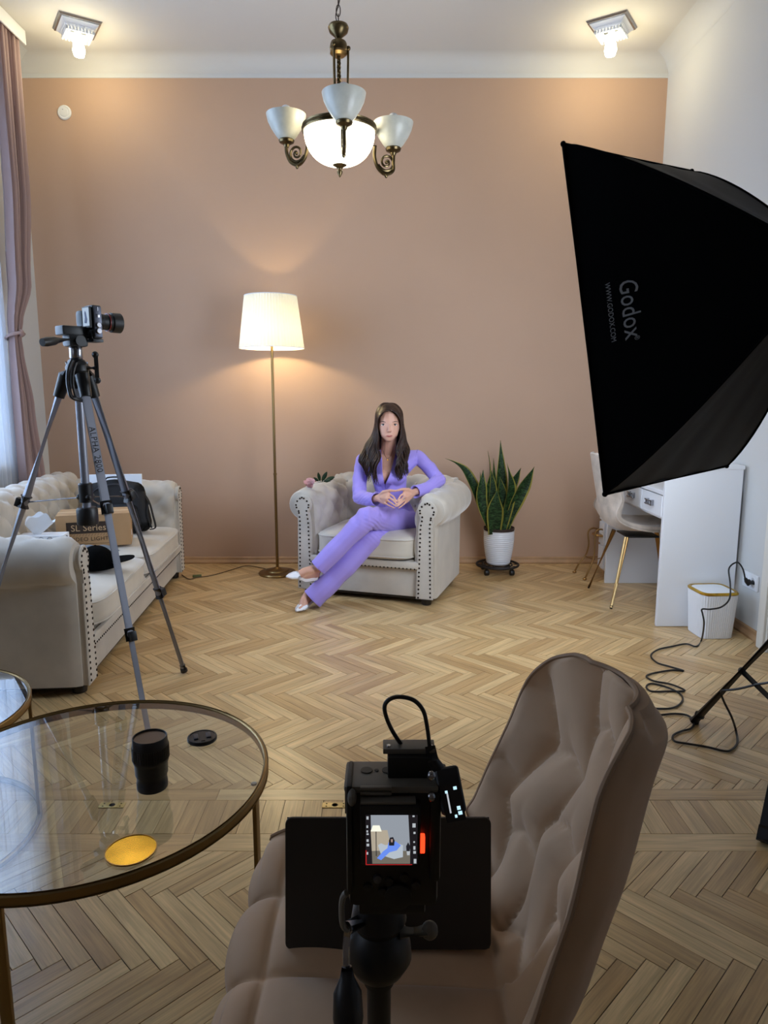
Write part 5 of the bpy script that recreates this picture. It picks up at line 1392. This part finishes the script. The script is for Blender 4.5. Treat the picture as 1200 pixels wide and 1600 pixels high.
# ---------------------------------------------------------------- rose on the armchair's arm
ro = thing('rose', 'pale pink rose with green leaves lying on the arm of the armchair', 'flower', tuple(P(484, 757, 4.50)))
rp_ = ro.location.copy()
for k in range(14):
    a = k*2.4; r = .003+.0013*k; tl = .010+.0014*k
    bm = NB()
    def petal(u, v, a=a, r=r, tl=tl):
        th = a+(u-.5)*1.9; rr = r+(.010+.0006*k)*v**1.6; return V((rr*math.cos(th), -.006+rr*math.sin(th)*.9-.0, -.010+tl*2*v-.004*(2*u-1)**2))
    grid(bm, petal, 8, 5); bm.transform(Matrix.Rotation(R(48), 4, 'X')); bmesh.ops.solidify(bm, geom=list(bm.faces), thickness=.0008); link('petal', bm, 'rose', ro, sharp=None)
bm = NB(); tube(bm, [P(486, 757, 4.52)-rp_, P(500, 753, 4.56)-rp_, P(516, 752, 4.64)-rp_], .0022, 6); link('stem', bm, 'rose_leaf', ro)
for (x0, y0), (x1, y1), w in (((500,752),(497,738),.012), ((503,752),(511,737),.014), ((508,751),(523,745),.014), ((506,752),(516,750),.012), ((498,752),(490,746),.010)):
    a, b = P(x0, y0, 4.57)-rp_, P(x1, y1, 4.55)-rp_; d = b-a; sd_ = V((-d.z, .3*d.length, d.x)).normalized()
    bm = NB(); grid(bm, lambda u, v: a+d*v+sd_*(w*(2*u-1)*math.sin(PI*(.05+.93*v))**.8)+V((0,-.004*(1-(2*u-1)**2),0)), 6, 8); bmesh.ops.solidify(bm, geom=list(bm.faces), thickness=.0008)
    link('leaf', bm, 'rose_leaf', ro, sharp=None)

# ---------------------------------------------------------------- the woman
wm = thing('person', 'woman in lilac suit and white pumps seated with crossed legs and fingertips joined', 'person', (.06, 4.62, 0))
def proj(p):
    h = p.z-CH; zc = p.y*_c-h*_s; yc = h*_c+p.y*_s; return 600+FPX*p.x/zc, 800-FPX*yc/zc
def inpoly(x, y, poly):
    r = False
    for i in range(len(poly)):
        (x1, y1), (x2, y2) = poly[i], poly[i-1]
        if (y1 > y) != (y2 > y) and x < (x2-x1)*(y-y1)/(y2-y1)+x1: r = not r
    return r
B = NB()
# head and neck
hull(B, (P(608,656,4.515), (.071,.086,.078)), (P(608,667,4.480), (.068,.060,.046)), (P(608,678.5,4.464), (.055,.046,.028)), (P(608,686.3,4.445), (.025,.024,.015)))
hull(B, (P(608,664,4.424), .0055), (P(608,672.5,4.406), .0078)); hull(B, (P(605.2,673.6,4.414), .0052), (P(610.8,673.6,4.414), .0052), (P(608,673.2,4.406), .0068))
hull(B, (P(604.5,681.3,4.424), .0072), (P(611.5,681.3,4.424), .0072), (P(608,681.3,4.420), .0080))
for x in (590.5, 626): hull(B, (P(x,664,4.53), (.008,.018,.022)), (P(x,671,4.525), (.007,.012,.014)))
chain(B, (P(608,680,4.55), .052), (P(607,700,4.575), .050), (P(607,712,4.595), (.062,.05,.03)))
# trunk
hull(B, (P(607,710,4.59), (.07,.045,.02)), (P(577,718,4.60), .028), (P(640,716,4.60), .028), (P(608,738,4.55), (.086,.056,.05)))
chain(B, (P(608,738,4.55), (.092,.060,.055)), (P(611,775,4.58), (.085,.070,.05)), (P(622,815,4.60), (.135,.100,.07)))
for x in (596, 619): sphere(B, P(x,744,4.512), .045, 16, 12)
# arms
chain(B, (P(568,721,4.59), .034), (P(562,750,4.545), .033), (P(562,776,4.475), .030), (P(574,780,4.38), .027), (P(588,779.5,4.29), .0205))
chain(B, (P(650,717,4.60), .034), (P(670,733,4.56), .032), (P(685,751,4.51), .030), (P(670,762,4.42), .026), (P(647,769,4.31), .0205))
# legs
KN1, KN2 = P(573,809,4.17), P(580,840,4.26)
AN1, AN2 = P(495,889,4.12), P(482,928,4.16)
chain(B, (P(640,818,4.57), .075), (KN1, .052), (P(530,852,4.13), .045), (AN1, .030))
chain(B, (P(608,822,4.57), .075), (KN2, .052), (P(535,885,4.20), .045), (AN2, .028))
# feet
chain(B, (AN1, .029), (P(476,893,4.09), .024), (P(462,899,4.06), (.026,.024,.015)), (P(453,900,4.045), (.014,.014,.010)))
hull(B, (AN1, .026), (P(494,899,4.14), .021), (P(472,902,4.08), .016))
FT = V((-.505, 4.065, .022)); FH = V((-.425, 4.225, .062))
chain(B, (AN2, .028), ((AN2+FT)/2+V((0,0,.006)), .024), (FT+V((.018,.035,.008)), (.030,.028,.016)), (FT, (.015,.016,.010)))
hull(B, (AN2, .025), (FH, .020), ((FH+FT)/2, .017))
# hands: palm, four fingers and a thumb each
def hand(w, palm, fingers, thumb, r=.0062):
    hull(B, (w, .0205), (palm[0], .0125), (palm[1], .0115)); hull(B, (palm[0], .0125), (palm[1], .0115), ((w+palm[2])/2, .014), (palm[2], .011))
    for (a, b, c), k in zip(fingers, (1, 1.02, .97, .86)): chain(B, (a, r*1.08*k), (b, r*k), (c, r*.80*k))
    a, b, c = thumb; chain(B, (w, .014), (a, .0115), (b, .0088), (c, .0068))
hand(P(590,778,4.275), (P(607,771,4.215), P(602,786,4.205), P(604,779,4.19)),
     [(P(608,771.5,4.21), P(614.5,775.5,4.19), P(620,783.5,4.172)), (P(607,776.5,4.198), P(614,781.5,4.176), P(620,788,4.158)),
      (P(604.5,781.5,4.190), P(612,786.5,4.166), P(619,791.5,4.148)), (P(601,786,4.190), P(608,790,4.168), P(616,793.8,4.150))],
     (P(599,769,4.235), P(609,766.5,4.205), P(618,767,4.192)))
hand(P(646,769.5,4.285), (P(632,770,4.215), P(634,784,4.200), P(634,777,4.19)),
     [(P(631.5,770.5,4.21), P(626,774.5,4.19), P(620.9,783,4.172)), (P(632,775.5,4.198), P(626.5,781,4.176), P(621,787.5,4.158)),
      (P(632.5,780.5,4.190), P(627,786,4.166), P(621.5,791,4.148)), (P(634,785,4.188), P(628.5,790,4.166), P(623,794,4.150))],
     (P(638,765,4.235), P(628.5,764.5,4.205), P(620.2,766.5,4.192)))
EC = [P(598.9,663.8,4.425), P(617.1,663.8,4.425)]
def bdisp(p, n):
    if p.z < 1.0 or p.y > 4.48: return p
    d = 0
    for c in EC: d += math.exp(-(((p.x-c.x)/.017)**2+((p.z-c.z)/.009)**2))
    return p+V((0, .0075*d, 0))
body = fuse('body', B, 'skin', wm, .0030, 3, disp=bdisp)
from mathutils.bvhtree import BVHTree
def bvh(o):
    b = bmesh.new(); b.from_mesh(o.data); b.transform(Matrix.Translation(wm.location)); t = BVHTree.FromBMesh(b); b.free(); return t
TB = bvh(body)
def hit(t, x, y, off=0):
    d = _ray(x, y).normalized(); r = t.ray_cast(V((0,0,CH)), d, 20)
    if r[0] is None: return P(x, y, 4.45), V((0,-1,0))
    n = r[1] if r[1].dot(d) < 0 else -r[1]
    return r[0]+n*off, n
# face details
for ex in (598.7, 617.1):
    c, n = hit(TB, ex, 663.8, 0); n = (n+V((0,-2.2,0))).normalized(); x, y, _ = frame_of(n)
    Mx = Matrix((V((1,0,0)), V((0,0,1)).cross(V((1,0,0))), V((0,0,1)))).transposed()
    bm = NB(); sphere(bm, c+V((0,.0015,0)), 1, 16, 10, scale=(.0132,.0052,.0066)); ey = link('eye', bm, 'eye_white', wm, world=True)
    bm = NB(); sphere(bm, c+V((.0,-.0022,.0002)), 1, 14, 8, scale=(.0060,.0018,.0060)); link('iris', bm, 'iris', ey, world=True)
    bm = NB(); sphere(bm, c+V((.0,-.0037,.0002)), 1, 10, 6, scale=(.0025,.0008,.0025)); link('pupil', bm, 'pupil', ey, world=True)
    bm = NB(); tube(bm, [c+V((dx, -.0040-.0012*(1-(dx/.013)**2), .0062*(1-(dx/.0155)**2)-.0004)) for dx in (-.0135,-.009,-.0045,0,.0045,.009,.0135)], [.0006,.0019,.0024,.0024,.0024,.0019,.0006], 6); link('lash_lid_shade', bm, 'lash', ey, world=True)  # lash line drawn thick to include the upper lid's shade
    bm = NB(); sgn = 1 if ex > 608 else -1
    pts = [hit(TB, ex+sgn*dx, 659.3-hh, .0008)[0] for dx, hh in ((-3.8, -.2), (-1.5, .25), (1.0, .65), (3.4, .5), (5.2, -.6))]
    tube(bm, pts, [.0018,.0024,.0024,.0018,.0006], 6); link('eyebrow', bm, 'brow', wm, world=True)
bm = NB()
ml = [hit(TB, 608+dx, 681.4+abs(dx)*-.12, .0004)[0] for dx in (-5.2,-3.4,-1.6,0,1.6,3.4,5.2)]
tube(bm, [p+V((0,0,.0014)) for p in ml], [.0005,.0016,.0023,.0018,.0023,.0016,.0005], 8); tube(bm, [p+V((0,0,-.0026)) for p in ml], [.0005,.0019,.0028,.0031,.0028,.0019,.0005], 8)
link('lips', bm, 'lips', wm, world=True)
for x in (606.2, 609.8):
    bm = NB(); c, n = hit(TB, x, 675.4, 0); sphere(bm, c, .0016, 8, 6); link('nostril', bm, 'brow', wm, world=True)
# jacket
J = NB()
hull(J, (P(607,712,4.60), (.062,.05,.022)), (P(567,717,4.59), .040), (P(652,711,4.60), .038), (P(608,741,4.55), (.118,.080,.055)))
chain(J, (P(608,741,4.55), (.118,.080,.055)), (P(612,776,4.575), (.100,.086,.04)), (P(619,806,4.60), (.142,.118,.03)), (P(620,818,4.60), (.150,.125,.02)))
for x in (594, 621): sphere(J, P(x,745,4.503), (.058), 18, 12)
sphere(J, P(608,746,4.49), 1, 18, 12, scale=(.060,.050,.05))
chain(J, (P(566.5,720,4.59), .049), (P(562,750,4.545), .048), (P(562,776,4.475), .046), (P(574,780,4.38), .043), (P(590,780,4.290), .041))
chain(J, (P(652.5,713,4.60), .044), (P(671,732,4.56), .045), (P(686,751,4.51), .043), (P(670,762,4.42), .041), (P(647,769,4.315), .038))
cuffL, cuffR = P(588.5,779.5,4.30), P(649,768.5,4.325)
axL, axR = (P(590,780,4.290)-P(574,780,4.38)).normalized(), (P(647,769,4.315)-P(670,762,4.42)).normalized()
VP_ = [(593,690), (597.0,712), (597.4,735), (600.5,757), (602,757), (609,742), (616.5,714), (622,690)]
def jcut(p):
    if (p-cuffL).dot(axL) > 0 and (p-cuffL).length < .09 and p.y < 4.36: return True
    if (p-cuffR).dot(axR) > 0 and (p-cuffR).length < .09 and p.y < 4.40: return True
    if p.y < 4.57 and p.z > .6:
        x, y = proj(p)
        if inpoly(x, y, VP_): return True
    if p.z > .985 and abs(proj(p)[0]-607) < 14: return True
    return False
def jdisp(p, n):      # cloth folds at the elbows, the waist and along the sleeves
    x, y = proj(p); f = 0
    el = max(math.exp(-((x-560)**2+(y-776)**2)/260), math.exp(-((x-688)**2+(y-752)**2)/260), .5*math.exp(-((x-612)**2+(y-785)**2)/300))
    f += .0045*el*abs(math.sin((x*.35+y*.5)+2.5*noise.noise(p*12)))**.7
    f += .005*noise.noise(V((p.x*9, p.y*9, p.z*22)))
    return p+n*f
vpl = []
for (x1, y1), (x2, y2) in zip(VP_, VP_[1:]+VP_[:1]):
    vpl.append((V((0,0,CH)), _ray(x1, y1).cross(_ray(x2, y2)).normalized()))
jk = fuse('jacket', J, 'lilac', wm, .0055, 4, cut=jcut, disp=jdisp, planes=[(cuffL, axL), (cuffR, axR)]+vpl)
md = jk.modifiers.new('s', 'SOLIDIFY'); md.thickness = .004; md.offset = -1; apply_mods(jk); jk.data.shade_smooth()
TJ = bvh(jk)
def lap(inner, outer, name='lapel', m='lilac', th=.004):
    bm = NB(); a = spline([V((x, y, 0)) for x, y in inner], 6); b = spline([V((x, y, 0)) for x, y in outer], 6); n = len(a)-1
    rows = []
    for i in range(n+1):
        row = []
        for k in range(6):
            q = a[i]+(b[i]-a[i])*(k/5); p, _ = hit(TJ, q.x, q.y, th); row.append(p)
        rows.append(row)
    for _ in range(3):      # relax so that the strip stays even where the ray passed the opening
        for k in range(6):
            col_ = [r[k].copy() for r in rows]
            for i in range(1, n): rows[i][k] = (col_[i-1]+col_[i]*2+col_[i+1])/4
    for i in range(n+1):
        base = sorted(p.y for p in rows[i])[2]
        for k in range(6):
            if rows[i][k].y > base+.03: rows[i][k].y = base+.004
    vs = [[bm.verts.new(p) for p in r] for r in rows]
    for i in range(n):
        for k in range(5): bm.faces.new((vs[i][k], vs[i+1][k], vs[i+1][k+1], vs[i][k+1]))
    bmesh.ops.solidify(bm, geom=list(bm.faces), thickness=.003); fixn(bm); return link(name, bm, m, jk, world=True, sharp=50)
lap([(595.5,702), (596.3,722), (597.0,740), (601.5,760)], [(588,706), (586.5,726), (590,746), (600.5,768)])
lap([(619.5,702), (615,722), (608.5,742), (601.5,759)], [(629,706), (627,724), (618,746), (603,768)])
for c, ax, r in ((cuffL, axL, .042), (cuffR, axR, .039)):
    x, y, _ = frame_of(ax); bm = NB(); tube(bm, [c+(x*math.cos(a)+y*math.sin(a))*r for a in [2*PI*k/28 for k in range(28)]], .0028, 6, closed=True); link('cuff_edge', bm, 'lilac', jk, world=True)
# pocket flap and waist seam
bm = NB(); q = [hit(TJ, x, y, .002)[0] for x, y in ((601,790), (616,799), (616,803), (600.5,794))]; prism(bm, q, (0,-.003,0)); fixn(bm); link('pocket_flap', bm, 'lilac_dark', jk, world=True)
# shoulder seam of the sleeve
bm = NB(); tube(bm, [hit(TJ, x, y, .0004)[0] for x, y in ((653,702), (651,707), (649.5,713), (648.5,720))], .0010, 5); link('sleeve_seam', bm, 'lilac_dark', jk, world=True)
# trousers: each leg fused and cut at its hem, then joined
H1, H2 = P(497,887,4.115), P(488,936,4.140)
S1, S2 = P(535,848,4.14), P(540,886,4.19)
a1, a2 = (H1-S1).normalized(), (H2-S2).normalized()
def tdisp(p, n):
    x, y = proj(p); kn = math.exp(-((x-588)**2+(y-822)**2)/500)
    return p+n*(.006*kn*abs(math.sin(x*.30-y*.45+2*noise.noise(p*8)))**.6+.006*noise.noise(V((p.x*7+p.z*9, p.y*5, (p.z+p.x)*4)))*sm(800, 830, y)+.003*math.sin(x*.45)*(1-sm(812, 822, y)))
legs = []
for pts, Hh, ah in (([(P(622,812,4.60), (.138,.118,.05)), (P(622,826,4.59), (.145,.120,.05))], None, None),
                    ([(P(638,818,4.56), .088), (P(606,812,4.36), .080), (KN1, .067), (S1, .060), (H1, .057), (H1+a1*.06, .060)], H1, a1),
                    ([(P(610,824,4.56), .086), (P(596,832,4.38), .080), (KN2, .070), (S2, .064), (H2, .068), (H2+a2*.06, .072)], H2, a2)):
    T = NB(); chain(T, *pts)
    legs.append(fuse('trousers', T, 'lilac', wm, .006, 4, cut=(lambda p: (p-Hh).dot(ah) > 0) if Hh is not None else None, disp=tdisp, planes=[(Hh, ah)] if Hh is not None else ()))
b_ = bmesh.new()
for o in legs:
    b_.from_mesh(o.data)
for o in legs[1:]: bpy.data.objects.remove(o)
tr_ = legs[0]; b_.to_mesh(tr_.data); b_.free(); tr_.name = 'trousers'
md = tr_.modifiers.new('s', 'SOLIDIFY'); md.thickness = .003; md.offset = -1; apply_mods(tr_); tr_.data.shade_smooth()
for Hh, ah, r in ((H1, a1, .0575), (H2, a2, .0685)):
    x, y, _ = frame_of(ah); bm = NB(); tube(bm, [Hh-ah*.008+(x*math.cos(t)+y*math.sin(t))*r for t in [2*PI*k/36 for k in range(36)]], .0009, 5, closed=True); link('hem', bm, 'lilac', tr_, world=True)
# pumps
def pump(toe, ball, instep, heel, up, wd, floor_z=None):
    sd = (ball-heel).cross(up).normalized(); up = sd.cross(ball-heel).normalized()
    if up.z < 0: up = -up
    bm = NB(); hull(bm, (toe, .0065), (toe+(ball-toe)*.45+sd*wd*.62, .010), (toe+(ball-toe)*.45-sd*wd*.62, .010), (ball+sd*wd*.92+up*.004, .0125), (ball-sd*wd*.92+up*.004, .0125), (ball+up*.014, .016))
    o = link('shoe_vamp', bm, 'white_leather', wm, world=True, sharp=None)
    bm = NB(); pl = [ball-up*.006, (ball+instep)/2-up*.012, instep-up*.020, heel-up*.016]
    n = 12; sp = spline(pl, 4); wdn = len(sp)-1; r_ = []
    for i, p in enumerate(sp):
        w = wd*(1-.45*math.sin(PI*min(1, i/wdn)*.8)); r_.append([p+sd*w-up*.002, p+sd*w+up*.010*(1+i/wdn), p+sd*(w-.003)+up*.010*(1+i/wdn), p+sd*(w-.004), p-sd*(w-.004), p-sd*(w-.003)+up*.010*(1+i/wdn), p-sd*w+up*.010*(1+i/wdn), p-sd*w-up*.002, p-up*.006])
    loft(bm, r_); hull(bm, (heel-up*.006, .021), (heel+up*.018, .020)); fixn(bm); link('shoe_side', bm, 'white_leather', wm, world=True, sharp=50)
    hp = heel-up*.02; end = V((hp.x, hp.y, .004)) if floor_z is not None else hp-up*.055
    bm = NB(); tube(bm, [hp, hp+(end-hp)*.4, end], [.013, .007, .005], 10); link('shoe_heel', bm, 'white_leather', wm, world=True)
pump(P(448,901,4.03), P(463,900,4.060), P(478,902,4.09), P(494,900,4.145), V((0,-.3,1)), .031)
pump(FT+V((-.018,-.022,-.008)), FT+V((.018,.035,-.002)), (FT+FH)/2+V((0,0,.0)), FH, V((0,0,1)), .031, 0)
# hair: a fused cap and mass behind the face, and locks combed from the middle parting
Hc = NB()
sphere(Hc, P(608,653,4.525), 1, 24, 16, scale=(.078,.098,.093))
hull(Hc, (P(608,653,4.560), (.079,.070,.085)), (P(608,672,4.590), (.080,.050,.07)), (P(606,700,4.600), (.085,.036,.05)))
FP_ = [(609.5,641),(601,644.5),(593.5,653),(590,664),(589.5,676),(591,690),(597,702),(618,702),(626,690),(627,676),(627,664),(624,654),(617,646)]
hair = fuse('hair', Hc, 'hair', wm, .0055, 3, cut=lambda p: p.y < 4.545 and inpoly(*proj(p), FP_))
def lerp(a, b, q): return a+(b-a)*q
rnd = random.Random(11)
HB = NB()
for side_ in (-1, 1):
    NS = 100
    for i in range(NS):
        q = (i+.5)/NS; cq = (math.floor(q*10)+.5)/10; jx = rnd.uniform(-1.2, 1.2); jy = rnd.uniform(-.012, .012)
        if side_ < 0:
            K_ = [(lerp(610.5,608.5,q), lerp(641.5,629.5,q), lerp(4.438,4.60,q)), (lerp(602,597,q), lerp(642.5,631,q), lerp(4.430,4.59,q)), (lerp(592.5,588,q), lerp(651,643,q), lerp(4.435,4.59,q)),
                  (lerp(589.6,585.5,q), 664, lerp(4.450,4.59,q)), (lerp(591.0,580,q)+jx, 683, lerp(4.450,4.58,q)), (lerp(592.5,566,q)+jx, lerp(705,702,q), lerp(4.455,4.545,q)+jy),
                  (lerp(590.5,563,q)+jx*1.5, lerp(726,722,q), lerp(4.425,4.50,q)+jy), (lerp(587,569,q)+jx*2, lerp(756,735,q**1.5)+rnd.uniform(-7,3), lerp(4.425,4.50,q))]
        else:
            K_ = [(lerp(611.0,609,q), lerp(641.5,629.5,q), lerp(4.438,4.60,q)), (lerp(617,619,q), lerp(643.5,632,q), lerp(4.430,4.59,q)), (lerp(624,628,q), lerp(652,643,q), lerp(4.435,4.59,q)),
                  (lerp(626.8,630.5,q), 664, lerp(4.450,4.59,q)), (lerp(625.5,634,q)+jx, 683, lerp(4.450,4.58,q)), (lerp(619.5,638,q)+jx, lerp(706,703,q), lerp(4.455,4.545,q)+jy),
                  (lerp(620.5,638,q)+jx*1.5, lerp(726,722,q), lerp(4.425,4.49,q)+jy), (lerp(621,635,q)+jx*2, lerp(749,738,q)+rnd.uniform(-6,4), lerp(4.42,4.475,q))]
        pts = spline([P(*k) for k in K_], 5); n = len(pts)-1; ph = rnd.uniform(0, .9)+cq*9
        shift = (q-cq)*-.16*sm(0,1,1)
        for j, p in enumerate(pts):
            p.x += (shift if side_ > 0 else -shift)*sm(.62, 1, j/n)
            w = sm(.50, .80, j/n)*.0105; p.x += w*math.sin(j*.72+ph); p.y += w*.8*math.cos(j*.72+ph)
        R0 = .0062
        tube(HB, pts, [R0*(.55+.45*sm(0,.12,j/n))*(1-.80*sm(.78,1.0,j/n)) for j in range(n+1)], 6, flat=.75)
link('hair_lock', HB, 'hair', hair, world=True, sharp=None, kind='stuff')
# necklace and ring
bm = NB(); nk = [hit(TB, x, y, .0012)[0] for x, y in ((599,704), (601,710), (603.5,715), (605.8,718.5), (608,715), (611,710), (613.5,704))]; tube(bm, spline(nk, 3), .0008, 5); sphere(bm, nk[3]+V((0,-.003,0)), .0038, 10, 8); link('necklace', bm, 'shiny_gold', wm, world=True)
bm = NB(); c = P(631.5,779.5,4.170); sphere(bm, c, .0042, 10, 8, scale=(1.0,1,.9)); link('ring', bm, 'steel', wm, world=True)
